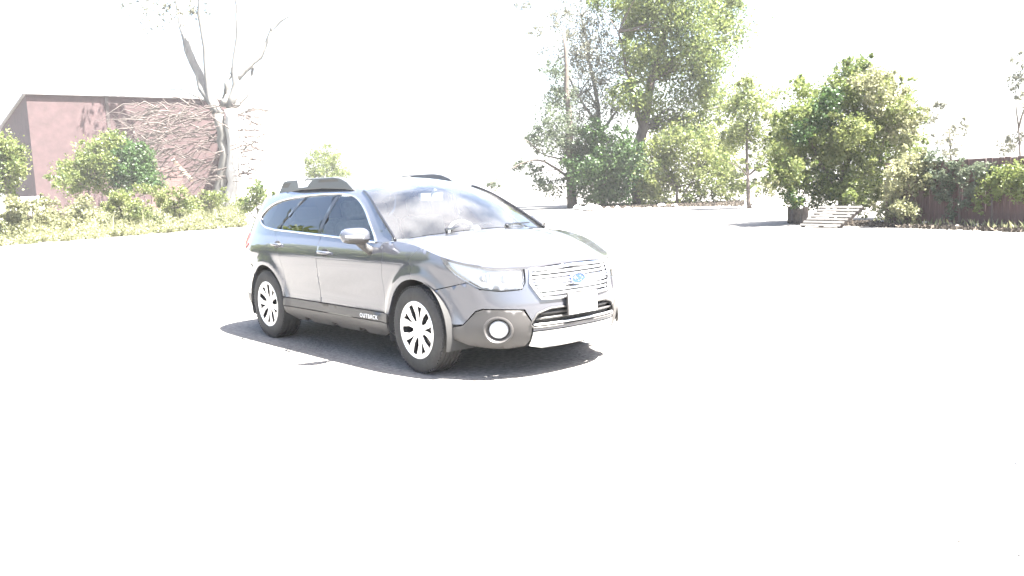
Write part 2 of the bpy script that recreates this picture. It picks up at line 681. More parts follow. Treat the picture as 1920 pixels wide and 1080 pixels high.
def panel(name, outer, material, parent, holes=(), mirror=False, **kw):
    v, f, be = panel_data(outer, holes, **kw)
    v = v.copy()
    if mirror:
        v[:, 1] *= -1
    # orientation: outward means away from the car's middle
    t = f[len(f) // 3]
    p0, p1, p2 = (v[i] for i in t[:3])
    nrm = np.cross(p1 - p0, p2 - p0)
    if np.dot(nrm, p0 - np.array([-1.4, 0, .7])) < 0:
        f = [tuple(reversed(q)) for q in f]
    me = mesh(name, v, f, True)
    bs = {frozenset(e) for e in be}
    for e in me.edges:
        if frozenset(e.vertices) in bs:
            e.use_edge_sharp = True
    return link(name, me, material, parent)


def coons(bot, top, left, right, n, m, bulge=None):
    # bot/top run left->right, left/right run bottom->top
    def rs(c, k):
        c = np.array(c, float)
        d = np.r_[0, np.cumsum(np.linalg.norm(np.diff(c, axis=0), axis=1))]
        t = np.linspace(0, d[-1], k)
        return np.stack([np.interp(t, d, c[:, i]) for i in range(3)], 1)
    b, t, l, r = rs(bot, n), rs(top, n), rs(left, m), rs(right, m)
    U = np.linspace(0, 1, n)[None, :, None]
    W = np.linspace(0, 1, m)[:, None, None]
    S = ((1 - W) * b[None] + W * t[None] + (1 - U) * l[:, None] + U * r[:, None]
         - ((1 - U) * (1 - W) * b[0] + U * (1 - W) * b[-1] + (1 - U) * W * t[0] + U * W * t[-1]))
    if bulge is not None:
        S = S + bulge(U[..., 0], W[..., 0])
    return S


def grid_obj(name, S, material, parent, up=(0, 0, 1), flange=0.0):
    m, n = S.shape[:2]
    V = S.reshape(-1, 3)
    F = [(j * n + i, j * n + i + 1, (j + 1) * n + i + 1, (j + 1) * n + i) for j in range(m - 1) for i in range(n - 1)]
    a, b, c = V[F[len(F) // 2][0]], V[F[len(F) // 2][1]], V[F[len(F) // 2][2]]
    if np.dot(np.cross(b - a, c - a), up) < 0:
        F = [f[::-1] for f in F]
    ring = [i for i in range(n)] + [j * n + n - 1 for j in range(1, m)] + [(m - 1) * n + i for i in range(n - 2, -1, -1)] \
        + [j * n for j in range(m - 2, 0, -1)]
    sharp = set()
    if flange:
        base = len(V)
        V = np.vstack([V, V[ring] - np.array(up) * flange])
        L = len(ring)
        for k in range(L):
            k2 = (k + 1) % L
            F.append((ring[k], ring[k2], base + k2, base + k))
            sharp.add(frozenset((ring[k], ring[k2])))
    me = mesh(name, V, F, True)
    for e in me.edges:
        if frozenset(e.vertices) in sharp:
            e.use_edge_sharp = True
    return link(name, me, material, parent)


car = tag(empty('estate_car'), 'grey metallic estate car with raised roof rails parked on the bright gravel lot', 'car')


def arch(xc, a0, a1, n=22):
    return [(xc + ARCH * math.cos(R(a)), WH_Z + ARCH * math.sin(R(a))) for a in np.linspace(a0, a1, n)]


# outline of the side windows
BELT = smooth_line([(-.60, 1.045), (-1.0, 1.062), (-1.53, 1.085), (-2.2, 1.110), (-2.62, 1.126)], .08)
TAIL = smooth_line([(-2.62, 1.126), (-2.85, 1.148), (-3.0, 1.182), (-3.085, 1.232), (-3.075, 1.275)], .03)
TOPL = smooth_line([(-3.075, 1.275), (-2.98, 1.345), (-2.79, 1.405), (-2.47, 1.443), (-2.1, 1.461), (-1.8, 1.468),
                    (-1.45, 1.462), (-1.22, 1.432), (-1.05, 1.372), (-.90, 1.288), (-.75, 1.170), (-.60, 1.045)], .05)
APIL = smooth_line([(-.33, 1.060), (-.50, 1.165), (-.70, 1.280), (-.90, 1.388), (-1.05, 1.450), (-1.15, 1.480)], .05)
ROOFE = smooth_line([(-1.15, 1.480), (-1.30, 1.505), (-1.5, 1.521), (-1.97, 1.532), (-2.42, 1.524), (-2.8, 1.501),
                     (-3.1, 1.464), (-3.28, 1.430)], .06)
HOODS = smooth_line([(-.33, 1.060), (-.10, 1.042), (.10, 1.008), (.30, .955)], .05)
LAMPT = smooth_line([(.30, .955), (.45, .915), (.60, .885)], .04)
LAMPB = smooth_line([(.62, .71), (.52, .765), (.43, .82), (.36, .88), (.30, .955)], .03)
DOORF = smooth_line([(-.475, .46), (-.47, .62), (-.468, .80), (-.445, .93), (-.47, 1.0), (-.52, 1.040)], .05)
DOORR = smooth_line([(-2.305, .46), (-2.31, .62), (-2.35, .80), (-2.46, .96), (-2.62, 1.126)], .05)
BP = -1.60

front_bits = {}
for mir in (False, True):
    # quarter panel with the roof side, A pillar and D pillar
    q = panel('quarter_panel', X(*APIL[:-1], *ROOFE, (-3.36, 1.32), (-3.46, 1.16), (-3.50, 1.09), (-3.30, 1.075),
                                 (-3.22, .96), (-3.33, .915), (-3.25, .80), *arch(WH_R, 130, 15, 22), *DOORR[:-1], *TAIL[:-1],
                                 *TOPL, (-.52, 1.040)), 'paint', car, mirror=mir, h=.03)
    fd = panel('front_fender', X(*HOODS[:-1], *LAMPB[::-1][:-3], (.535, .757), *arch(WH_F, 55, 168, 22), (-.468, .455), *DOORF[1:], ),
               'paint', car, mirror=mir, h=.028)
    bl = [p for p in BELT if p[0] > BP + .03]
    d1 = panel('front_door', X(*DOORF, *bl, (BP, 1.088), (BP, .46)), 'paint', car, mirror=mir, h=.03)
    bl2 = [p for p in BELT if p[0] < BP - .03]
    d2 = panel('rear_door', X((BP - .004, .46), (BP - .004, 1.088), *bl2, *DOORR[::-1][1:]), 'paint', car, mirror=mir, h=.03)

    # windows
    def top_at(x):
        t = np.array([p for p in TOPL if p[0] < -.6])
        return float(np.interp(x, t[:, 0], t[:, 1]))

    def belt_at(x):
        t = np.array(BELT[::-1])
        return float(np.interp(x, t[:, 0], t[:, 1]))
    tf = [p for p in TOPL if p[0] > -1.515]
    w1 = panel('window', X(*tf, *[p for p in BELT if -1.63 < p[0] < -.6], (-1.64, belt_at(-1.64)), (-1.52, top_at(-1.52))), 'glass_side', d1,
               mirror=mir, h=.05, off=-.007, gap=.001, flange=.004)
    tr_ = [p for p in TOPL if -2.10 < p[0] < -1.60]
    w2 = panel('window', X((-2.13, top_at(-2.13)), *tr_, (-1.59, top_at(-1.59)), (-1.71, belt_at(-1.71)),
                           *[p for p in BELT if -2.52 < p[0] < -1.75], (-2.56, belt_at(-2.56))), 'glass_dark', d2,
               mirror=mir, h=.05, off=-.007, gap=.001, flange=.004)
    tq = [p for p in TOPL if p[0] < -2.21]
    w3 = panel('quarter_window', X(*tq, (-2.20, top_at(-2.2)), (-2.62, 1.126), *TAIL[1:-1]), 'glass_dark', car, mirror=mir, h=.05,
               off=-.007, gap=.001, flange=.004)
    panel('pillar_trim', X((-1.52, top_at(-1.52)), (-1.59, top_at(-1.59)), (-1.71, belt_at(-1.71)), (-1.64, belt_at(-1.64))), 'black_gloss',
          d1, mirror=mir, h=.05, off=-.004, gap=.002)
    panel('pillar_trim', X((-2.13, top_at(-2.13)), (-2.20, top_at(-2.20)), (-2.62, 1.126), (-2.56, belt_at(-2.56))), 'black_gloss', d2,
          mirror=mir, h=.05, off=-.004, gap=.002)
    panel('mirror_sail', X((-.62, 1.055), (-.735, 1.150), (-.80, 1.055)), 'black_gloss', d1, mirror=mir, h=.04, off=-.002, gap=.001)

    # bright strip all round the windows
    b = MB()
    sgn = -1 if mir else 1
    ringp = [(sx(x, z), z) for x, z in BELT + TAIL[1:] + TOPL[1:-1]]
    pts = [shell(s, z, .003) for s, z in ringp]
    pts.append(pts[0])
    b.tube([(p[0], p[1] * sgn, p[2]) for p in pts], .0105, 6, cap=False)
    b.build('window_trim', 'chrome', car, smooth=True)

    # sills
    panel('sill_cladding', X((-.412, .375), (-.412, .452), (-1.6, .454), (-2.335, .454), (-2.342, .375)), 'plastic', car, mirror=mir, h=.05, off=.006)
    lo = [(-.42, .30), (-.42, .368), (-2.34, .368), (-2.34, .30), (-2.2, .235)]
    for xn in (-1.95, -1.42, -.92):
        lo += [(xn - .07, .235), (xn - .05, .275), (xn + .05, .275), (xn + .07, .235)]
    lo += [(-.6, .235)]
    panel('sill_lower', X(*lo), 'plastic', car, mirror=mir, h=.045, off=.0, flange=.03)
    # mud flap behind the front wheel
    panel('mud_flap', X((-.40, .30), (-.45, .30), (-.43, .20), (-.36, .17), (-.345, .20)), 'plastic', car, mirror=mir, h=.05, off=.0, flange=.05)

    # handles
    for (hx, hz, door) in ((-1.44, .935, d1), (-2.46, .985, d2)):
        b = MB()
        hp = [shell(sx(hx + dx, hz), hz + dz, o) for dx, dz, o in
              ((.10, -.004, -.002), (.085, -.002, .026), (.04, 0, .036), (-.04, .002, .036), (-.085, .003, .026), (-.10, .004, -.002))]
        b.tube([(p[0], p[1] * sgn, p[2]) for p in hp], [.012, .015, .016, .016, .015, .012], 8)
        hh = b.build('handle', 'paint', door, smooth=True)
        cup = [(hx + .075 * math.cos(w) - .0, hz - .002 + .036 * math.sin(w)) for w in np.linspace(0, 2 * math.pi, 18, endpoint=False)]
        panel('handle_cup', X(*cup), 'liner', door, mirror=mir, h=.03, off=.0015, gap=0, flange=.003)

    # rear corner
    panel('rear_bumper', X((-3.335, .905), (-3.27, .80), *arch(WH_R, 131, 160, 6), (-3.15, .42), (-3.6, .42)) + [(S_MAX - .001, .42), (S_MAX - .001, .70)]
          + X((-3.70, .73), (-3.60, .86)), 'paint', car, mirror=mir, h=.04)
    panel('rear_bumper_cladding', X(*arch(WH_R, 161, 196, 6), (-3.3, .22)) + [(S_MAX - .001, .22), (S_MAX - .001, .415)] + X((-3.6, .415), (-3.15, .415)),
          'plastic', car, mirror=mir, h=.05, off=.004)
    panel('tail_lamp', X((-3.505, 1.085), (-3.31, 1.07), (-3.228, .962), (-3.34, .915), (-3.60, .89)) + X((-3.66, .98)), 'red_lens', car,
          mirror=mir, h=.04, off=.006)
    panel('tailgate', X((-3.30, 1.425), (-3.38, 1.32), (-3.475, 1.16), (-3.52, 1.09), (-3.66, .985), (-3.61, .88), (-3.72, .74))
          + [(S_MAX, .71), (S_MAX, 1.425)], 'paint', car, mirror=mir, h=.05)

    # headlight: clear lens over a bright bowl
    lamp_out = X(*LAMPT) + Y((-.68, .868), (-.58, .855), (-.446, .846), (-.464, .74), (-.496, .696), (-.62, .690)) + X(*LAMPB[:-1])
    hl = panel('headlight', lamp_out, 'lamp_glass', car, mirror=mir, h=.03, off=.001)
    panel('lamp_bowl', lamp_out, 'reflector', hl, mirror=mir, h=.05, off=-.055, flange=.01)
    for (yy, zz, rr) in ((-.56, .775, .042), (-.68, .79, .036)):
        p0 = shell(sy(yy, zz), zz, -.022)
        b = MB()
        b.tube([p0 + np.array([-.05, .0, 0]), p0], [rr, rr], 20)
        o = b.build('projector', 'reflector', hl, smooth=True, angle=40)
        if mir:
            o.data.transform(Matrix.Diagonal((1, -1, 1, 1)))
            o.data.flip_normals()

    # front lower corner with the fog lamp
    fog_s = sx(.738, .395)
    fog = []
    for w in np.linspace(0, 2 * math.pi, 26, endpoint=False):
        fog.append((fog_s + .105 * math.cos(w), .392 + .095 * math.sin(w)))
    cl = panel('bumper_cladding', X((.49, .425), (.59, .53), (.64, .548)) + Y((-.62, .545), (-.50, .535), (-.445, .44), (-.44, .37), (-.445, .30), (-.46, .252), (-.55, .236)) + X((.64, .238), (.49, .262), *arch(WH_F, -6, 6, 4)),
               'plastic', car, holes=[fog], mirror=mir, h=.03, off=.004)
    fs = shell(fog_s, .392, -.03)
    fn = np.array([np.interp(fog_s, ST, NX), np.interp(fog_s, ST, NY), 0])
    b = MB()

    def ringat(rad, dep, k=28):
        t = np.array([-fn[1], fn[0], 0])
        c = shell(fog_s, .392, 0) + fn * dep
        return [c + t * rad * 1.05 * math.cos(w) + np.array([0, 0, 1]) * rad * .95 * math.sin(w) for w in np.linspace(0, 2 * math.pi, k, endpoint=False)]

    def rings(mb, rr):
        V = []
        for r_, d_ in rr:
            V += ringat(r_, d_)
        F = []
        for i in range(len(rr) - 1):
            for k in range(28):
                F.append((i * 28 + k, i * 28 + (k + 1) % 28, (i + 1) * 28 + (k + 1) % 28, (i + 1) * 28 + k))
        return mb.add(V, F)
    rings(b, [(.112, -.002), (.110, .012), (.100, .014), (.092, .006), (.080, -.035), (.070, -.045), (.0, -.045)])
    o1 = b.build('fog_lamp_bezel', 'plastic', cl, smooth=True, angle=50)
    b = MB()
    rings(b, [(.071, -.044), (.070, -.022), (.060, -.014), (.035, -.008), (.0, -.006)])
    o2 = b.build('fog_lamp', 'reflector', cl, smooth=True, angle=60)
    if mir:
        for o in (o1, o2):
            o.data.transform(Matrix.Diagonal((1, -1, 1, 1)))
            o.data.flip_normals()


def both(half):                         # right-half outline from the centre line round to the centre line
    return half + [(-s, z) for s, z in half[::-1] if s > 1e-6]


# bumper cover across the nose
gr_half = Y((-.0001, .845)) + Y((-.40, .832), (-.425, .74), (-.36, .615), (-.0001, .600))
lg_half = Y((-.0001, .535), (-.30, .535), (-.40, .505), (-.455, .425), (-.43, .395), (-.0001, .395))
bump_half = Y((-.0001, .855), (-.435, .842), (-.455, .74), (-.49, .69), (-.62, .683)) + X((.62, .70), (.53, .755)) \
    + X(*[p for p in arch(WH_F, 54, 10, 12)]) + X((.49, .432), (.585, .537), (.64, .556)) + Y((-.62, .553), (-.49, .543), (-.437, .44), (-.43, .37), (-.0001, .37))
bumper = panel('front_bumper', both(bump_half), 'paint', car, holes=[np.array(both(gr_half)), np.array(both(lg_half))], h=.03)
# bottom lip and bright under-guard
lip_half = Y((-.0001, .365), (-.43, .365), (-.43, .25), (-.30, .215), (-.0001, .215))
panel('under_guard', both(lip_half), 'silver', bumper, h=.04, off=.008)

# grille
mat('grille_mesh', (0.13, 0.13, 0.135), rough=.5)  # dark backing lightened to grey, sun bloom put into its colour
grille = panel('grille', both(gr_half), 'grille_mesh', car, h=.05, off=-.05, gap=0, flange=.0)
b = MB()
gl = both(gr_half)
gp = [shell(s, z, .006) for s, z in resample(gl, .04)]
b.tube(gp + [gp[0]], .013, 6, cap=False)
b.build('grille_frame', 'chrome', grille, smooth=True)
for z in (.64, .672, .704, .772, .804):
    half = .37 + (z - .62) * .40
    b = MB()
    b.tube([shell(s, z, -.012) for s in np.linspace(-half, half, 19)], .0105, 6)
    b.build('grille_slat', 'silver', grille, smooth=True)
b = MB()
for z in (.728, .748):
    b.tube([shell(s, z, .004) for s in np.linspace(-.43, .43, 19)], .010, 6)
b.build('grille_wing', 'chrome', grille, smooth=True)
b = MB()
c0 = shell(0.0, .738, .0)
ov = [(c0[0] + .022, .075 * math.cos(w), .738 + .042 * math.sin(w)) for w in np.linspace(0, 2 * math.pi, 32, endpoint=False)]
b.add(ov + [(x - .03, y, z) for x, y, z in ov], [tuple(range(32))] + [(i, (i + 1) % 32, 32 + (i + 1) % 32, 32 + i) for i in range(32)])
em = b.build('emblem', 'emblem_blue', grille)
b = MB()
b.tube(ov + [ov[0]], .005, 6, cap=False)
b.build('emblem_ring', 'chrome', grille, smooth=True)
for (yy, zz, rr) in ((.036, .008, .02), (-.02, .016, .009), (-.04, .002, .009), (-.028, -.016, .009), (.0, -.02, .009), (.012, .0, .008)):
    V = [(c0[0] + .024, yy * -1 + (rr if k % 2 == 0 else rr * .35) * math.cos(math.pi * k / 4), .738 + zz + (rr if k % 2 == 0 else rr * .35) * math.sin(math.pi * k / 4)) for k in range(8)]
    MB().add(V, [tuple(range(8))]).build('emblem_star', 'chrome', grille)

# lower grille
low = panel('lower_grille', both(lg_half), 'liner', bumper, h=.05, off=-.05, gap=0, flange=0)
for z, m_, o_ in ((.498, 'plastic', -.02), (.462, 'plastic', -.015), (.418, 'silver', -.004)):
    half = .44 if z < .43 else (.42 if z < .47 else .37)
    b = MB()
    b.tube([shell(s, z, o_) for s in np.linspace(-half, half, 19)], .010, 6)
    b.build('grille_slat', m_, bumper, smooth=True)
b = MB()
gp = [shell(s, z, .002) for s, z in resample(both(lg_half), .04)]
b.tube(gp + [gp[0]], .008, 6, cap=False)
b.build('lower_grille_frame', 'plastic', bumper, smooth=True)

# number plate
xp = float(shell(0, .55)[0])
b = MB()
b.box((xp + .022, 0, .550), (.012, .32, .17))
pb = b.build('plate_holder', 'plastic', bumper)
b = MB()
b.box((xp + .033, 0, .550), (.004, .305, .155))
b.build('number_plate', 'plate', bumper)

# hood
EDGE = smooth_line([(0.0, .878), (-.2, .876), (-.40, .862), (-.58, .862), (-.68, .873)], .05)
right_front = [shell(s, z, .0) for s, z in Y(*[(min(y, -.0001), z) for y, z in EDGE])] + [shell(sx(.60, .885), .885)]
right_side = [shell(sx(x, z), z) for x, z in HOODS + LAMPT[1:]]      # cowl -> nose
mirv = np.array([1, -1, 1])
cowl_r = [np.array(q) for q in smooth_line([(-.325, float(right_side[0][1]), 1.060), (-.235, -.55, 1.088), (-.175, -.25, 1.104), (-.155, 0, 1.108)], .06)]
rear_edge = cowl_r + [q * mirv for q in cowl_r[::-1][1:]]
front_edge = right_front[::-1] + [q * mirv for q in right_front[1:]]


def hood_bulge(U, W):                   # U across, W rear -> front
    c = np.sin(np.pi * U) ** 1.0 * np.sin(np.pi * np.clip(W, 0, 1)) * .022
    ridge = .010 * (np.exp(-((U - .2) / .05) ** 2) + np.exp(-((U - .8) / .05) ** 2)) * np.sin(np.pi * W) ** .7
    o = np.zeros(np.broadcast(U, W).shape + (3,))
    o[..., 2] = c + ridge
    return o


S = coons(rear_edge, front_edge, right_side, [q * mirv for q in right_side], 61, 41, hood_bulge)
hood = grid_obj('hood', S, 'paint', car, flange=.02)
# cowl and windscreen
ws_side = [shell(sx(x, z), z, -.004) for x, z in APIL]
scr_r = [q + np.array([-.030, 0, .004]) for q in cowl_r]
scr_r[0] = ws_side[0]
scr_bot = scr_r + [q * mirv for q in scr_r[::-1][1:]]
hd_r = [np.array(q) for q in smooth_line([tuple(ws_side[-1]), (-1.09, -.36, 1.520), (-1.065, 0, 1.537)], .06)]
scr_top = hd_r + [q * mirv for q in hd_r[::-1][1:]]


def scr_bulge(U, W):
    o = np.zeros(np.broadcast(U, W).shape + (3,))
    o[..., 0] = .03 * np.sin(np.pi * U) * np.sin(np.pi * W)
    o[..., 2] = .03 * np.sin(np.pi * U) * np.sin(np.pi * W)
    return o


S = coons(scr_bot, scr_top, ws_side, [q * mirv for q in ws_side], 41, 25, scr_bulge)
screen = grid_obj('windscreen', S, 'glass_front', car, up=(.6, 0, .8))
NRM = np.array([.012, 0, .012])
for k in (0, -1):
    MB().tube(S[:, k] + NRM * .4, .014, 6).build('screen_trim', 'black_gloss', car, smooth=True)
cw = np.stack([np.array(rear_edge) + np.array([.01, 0, -.022]), np.array(scr_bot) + np.array([-.02, 0, -.01])])
grid_obj('cowl', cw, 'plastic', car)
for y0, y1 in ((-.40, .16), (.27, .62)):
    b = MB()
    p0 = np.array([-.195, y0, 1.105])
    p1 = np.array([-.30, y1, 1.135 if y1 < .3 else 1.105])
    b.tube([p0, p0 + np.array([-.02, 0, .022]), p0 * .6 + p1 * .4 + np.array([-.03, 0, .022]), p1 + np.array([0, 0, .02])], [.016, .013, .010, .006], 6)
    b.build('wiper', 'black_gloss', car, smooth=True)

# roof
side_r = [shell(sx(x, z), z) for x, z in ROOFE]
side_r[0] = ws_side[-1] + np.array([0, -.004, 0])
rr = [np.array(q) for q in smooth_line([tuple(side_r[-1]), (-3.39, -.34, 1.468), (-3.43, 0, 1.485)], .06)]


def roof_bulge(U, W):
    o = np.zeros(np.broadcast(U, W).shape + (3,))
    o[..., 2] = .030 * np.sin(np.pi * U) ** .7 * np.sin(np.pi * W) ** .6
    return o


S = coons(scr_top, rr + [q * mirv for q in rr[::-1][1:]], side_r, [q * mirv for q in side_r], 41, 41, roof_bulge)
grid_obj('roof', S, 'paint', car, flange=.015)

# roof rails
for mir in (False, True):
    sgn = 1 if mir else -1
    up = [(-3.02, 1.485), (-2.985, 1.515), (-2.885, 1.613), (-2.80, 1.622), (-2.50, 1.624), (-2.475, 1.612), (-2.43, 1.545), (-2.25, 1.548), (-2.14, 1.614),
          (-2.08, 1.628), (-1.72, 1.626), (-1.58, 1.612), (-1.45, 1.572), (-1.33, 1.508)]
    lw = [(-1.33, 1.490), (-1.5, 1.508), (-1.97, 1.522), (-2.42, 1.516), (-2.8, 1.493), (-3.02, 1.465)]
    pol = up + lw
    n = len(pol)

    def yrail(x, z):
        return sgn * (.600 - .06 * max(0, (-2.4 - x) / .6) - (z - 1.50) * .15)
    vo = [(x, yrail(x, z) - sgn * -.0 + sgn * .024, z) for x, z in pol] + [(x, yrail(x, z) - sgn * .024, z) for x, z in pol]
    b = MB()
    b.add(vo, [tuple(range(n)), tuple(range(2 * n - 1, n - 1, -1))] + [(i, n + i, n + (i + 1) % n, (i + 1) % n) for i in range(n)])
    rl = b.build('roof_rail', 'rail', car, bevel=.008)
    b = MB()
    b.tube([(-2.36, yrail(-2.4, 1.6), 1.612), (-2.30, yrail(-2.3, 1.6), 1.620), (-2.08, yrail(-2.1, 1.6), 1.622)], .008, 6)
    b.build('rail_bar', 'rail', rl, smooth=True)
    for x0, x1, zc in ((-2.83, -2.56, 1.572), (-2.0, -1.62, 1.583)):
        b = MB()
        yy = yrail((x0 + x1) / 2, zc) + sgn * .0245
        b.add([(x0 - .03, yy, zc - .022), (x1 + .03, yy, zc - .022), (x1 - .01, yy, zc + .022), (x0 + .01, yy, zc + .022)], [(0, 1, 2, 3)])
        b.build('rail_recess', 'plastic', rl)

# door mirrors
for mir in (False, True):
    sgn = 1 if mir else -1
    b = MB()
    L = []
    ys = np.linspace(0, 1, 13)
    V, F = [], []
    nn = 20
    for i, t in enumerate(ys):
        yc = .915 + .235 * t
        hh = .074 * (max(0.02, 1 - (2 * t - 1) ** 4 * .92)) ** .5 * (1.02 - .18 * t)
        dd = .085 * (max(0.02, 1 - (2 * t - 1) ** 4 * .92)) ** .5 * (1.0 - .20 * t)
        for k in range(nn):
            w = 2 * math.pi * k / nn
            cxk = math.cos(w)
            cxk = math.copysign(abs(cxk) ** .75, cxk)
            szk = math.copysign(abs(math.sin(w)) ** .8, math.sin(w))
            px_ = dd * cxk if cxk > 0 else dd * .55 * cxk
            V.append((-.62 + px_ - .055 * t, sgn * yc, 1.103 + hh * szk + .012 * t))
    for i in range(len(ys) - 1):
        for k in range(nn):
            F.append((i * nn + k, i * nn + (k + 1) % nn, (i + 1) * nn + (k + 1) % nn, (i + 1) * nn + k))
    F.append(tuple(range(nn - 1, -1, -1)))
    F.append(tuple((len(ys) - 1) * nn + k for k in range(nn)))
    # upper cap painted, lower part plastic
    zc = 1.082
    Fu = [f for f in F if np.mean([V[i][2] for i in f]) > zc]
    Fl = [f for f in F if np.mean([V[i][2] for i in f]) <= zc]
    me = mesh('door_mirror', V, Fu, True)
    dm = link('door_mirror', me, 'paint', car)
    link('mirror_base', mesh('mirror_base', V, Fl, True), 'plastic', dm)
    b = MB()
    b.tube([(-.66, sgn * .985, 1.055), (-.665, sgn * .945, 1.02), (-.66, sgn * .90, .985), (-.655, sgn * .862, .965)], [.036, .034, .036, .046], 10)
    b.build('mirror_stalk', 'plastic', dm, smooth=True)
    b = MB()
    b.box((-.678, sgn * 1.03, 1.108), (.004, .17, .10), Matrix.Rotation(sgn * .2, 3, 'Z'))
    b.build('mirror_glass', 'chrome', dm)
    b = MB()
    b.tube([(-.548, sgn * 1.00, 1.098), (-.575, sgn * 1.07, 1.104), (-.625, sgn * 1.13, 1.11)], .010, 6)
    b.build('turn_signal', 'reflector', dm, smooth=True)

# wheels
ZOFF = 0.355


def disc_fn(yface):
    def f(a, c, off):
        a, c = np.asarray(a), np.asarray(c)
        r = np.hypot(a, c)
        y = -(yface - .020 * (1 - r / .225) ** 2 - .006 * np.sin(np.pi * np.clip(r / .225, 0, 1)) + off)
        return np.stack([a, np.broadcast_to(y, a.shape), c], -1)
    return f


def slot(pts, ang):
    out = []
    for r, w in pts:
        t = R(ang + w)
        out.append((r * math.cos(t), r * math.sin(t)))
    return out


def make_wheel():
    w = empty('wheel')
    w.parent = car
    b = MB()
    prof = [(.212, -.095), (.222, -.100), (.232, -.1085), (.245, -.113), (.262, -.1155), (.285, -.1165), (.305, -.114), (.322, -.110),
            (.335, -.104), (.345, -.096), (.352, -.086), (.3545, -.074)]
    for g0 in (-.058, -.020, .020, .058):
        prof += [(.3555, g0 - .0075), (.3475, g0 - .0045), (.3475, g0 + .0045), (.3555, g0 + .0075)]
    prof += [(.3545, .074), (.352, .086), (.345, .096), (.322, .110), (.285, .1165), (.245, .113), (.212, .095)]
    b.lathe(prof, (0, 0, 0), 96)
    ty = b.build('tyre', 'rubber', w, smooth=True, angle=38)
    # shoulder blocks
    b = MB()
    for k in range(72):
        a = 2 * math.pi * k / 72
        for sd in (-1, 1):
            c = Vector((.3465 * math.cos(a), sd * .0955, .3465 * math.sin(a)))
            b.box(c, (.012, .022, .017), Matrix.Rotation(-a, 3, 'Y') @ Matrix.Rotation(sd * -.75, 3, 'Z'))
    b.build('tread_blocks', 'rubber', w)['kind'] = 'stuff'
    wide, narrow = [], []
    for k in range(5):
        wide.append(slot([(.072, -9), (.130, -13), (.165, -9.5), (.206, -7.5), (.209, 0), (.206, 7.5), (.165, 9.5), (.130, 13), (.072, 9)], 40 + 72 * k))
        narrow.append(slot([(.078, 0), (.150, -5.5), (.204, -9), (.192, 0), (.204, 9), (.150, 5.5)], 4 + 72 * k))
    outer = [(.219 * math.cos(a), .219 * math.sin(a)) for a in np.linspace(0, 2 * math.pi, 90, endpoint=False)]
    v, f, be = panel_data(outer, wide + narrow, h=.014, gap=0, f=disc_fn(.104), flange=.028)
    if np.cross(v[f[0][1]] - v[f[0][0]], v[f[0][2]] - v[f[0][0]])[1] > 0:
        f = [q[::-1] for q in f]
    me = mesh('rim', v, f, True)
    bs = {frozenset(e) for e in be}
    for e in me.edges:
        if frozenset(e.vertices) in bs:
            e.use_edge_sharp = True
    rim = link('rim', me, 'alloy', w)
    me.materials.append(MATS['alloy_dark'])
    for pl_ in me.polygons:
        if len(pl_.vertices) == 4:
            pl_.material_index = 1
    b = MB()
    b.lathe([(.219, -.101), (.226, -.110), (.234, -.111), (.238, -.104), (.2365, -.094)], (0, 0, 0), 80)
    b.build('rim_lip', 'alloy', w, smooth=True)
    b = MB()
    b.lathe([(.236, -.10), (.222, -.08), (.205, .0), (.215, .1)], (0, 0, 0), 60)
    b.lathe([(.205, -.005), (.0, -.005)], (0, 0, 0), 40)
    b.build('rim_barrel', 'alloy_dark', w, smooth=True, angle=40)
    b = MB()
    b.lathe([(.060, -.030), (.148, -.030), (.150, -.012)], (0, 0, 0), 48)
    b.build('brake_disc', 'disc', w, smooth=True, angle=40)
    b = MB()
    b.lathe([(.034, -.088), (.033, -.098), (.024, -.102), (.0, -.103)], (0, 0, 0), 28)
    b.build('hub_cap', 'silver', w, smooth=True, angle=40)
    for k in range(5):
        b = MB()
        a = R(4 + 72 * k)
        b.lathe([(.009, -.082), (.008, -.095), (.0, -.096)], (.056 * math.cos(a), 0, .056 * math.sin(a)), 10)
        b.build('wheel_nut', 'silver', w, smooth=True, angle=40)
    return w


def copy_tree(o, parent=None):
    c = o.copy()
    COL.objects.link(c)
    c.parent = parent
    for ch in list(o.children):
        copy_tree(ch, c)
    return c


w0 = make_wheel()
spots = [(0.0, -.785, 0, 0), (-2.745, -.79, 0, R(28)), (0.0, .785, math.pi, R(11)), (-2.745, .79, math.pi, R(50))]
for i, (x, y, rz, spin) in enumerate(spots):
    w = w0 if i == 0 else copy_tree(w0, car)
    w.location = (x, y, ZOFF)
    w.rotation_mode = 'XYZ'
    w.rotation_euler = (0, spin, rz)

# wheel-arch liners, underbody
for xc in (WH_F, WH_R):
    for sgn in (-1, 1):
        b = MB()
        b.lathe([(ARCH + .012, sgn * .895), (ARCH + .02, sgn * .62)], (xc, 0, WH_Z), 24, R(-20), R(200))
        V = [(xc, sgn * .60, WH_Z)] + [(xc + (ARCH + .02) * math.cos(a), sgn * .60, WH_Z + (ARCH + .02) * math.sin(a)) for a in np.linspace(R(-20), R(200), 24)]
        b.add(V, [(0, i, i + 1) for i in range(1, 24)])
        b.build('arch_liner', 'liner', car, smooth=True, angle=40)
b = MB()
b.box((-1.55, 0, .30), (4.05, 1.16, .14))
b.box((-1.37, 0, .31), (1.86, 1.64, .12))
b.box((-3.45, 0, .36), (.55, 1.3, .14))
b.box((.56, 0, .30), (.50, .90, .10))
b.build('underbody', 'liner', car)
b = MB()
b.tube([(-.3, -.25, .225), (-1.6, -.30, .22), (-3.0, -.32, .235), (-3.75, -.45, .27)], .035, 8)
b.build('exhaust', 'disc', car, smooth=True)

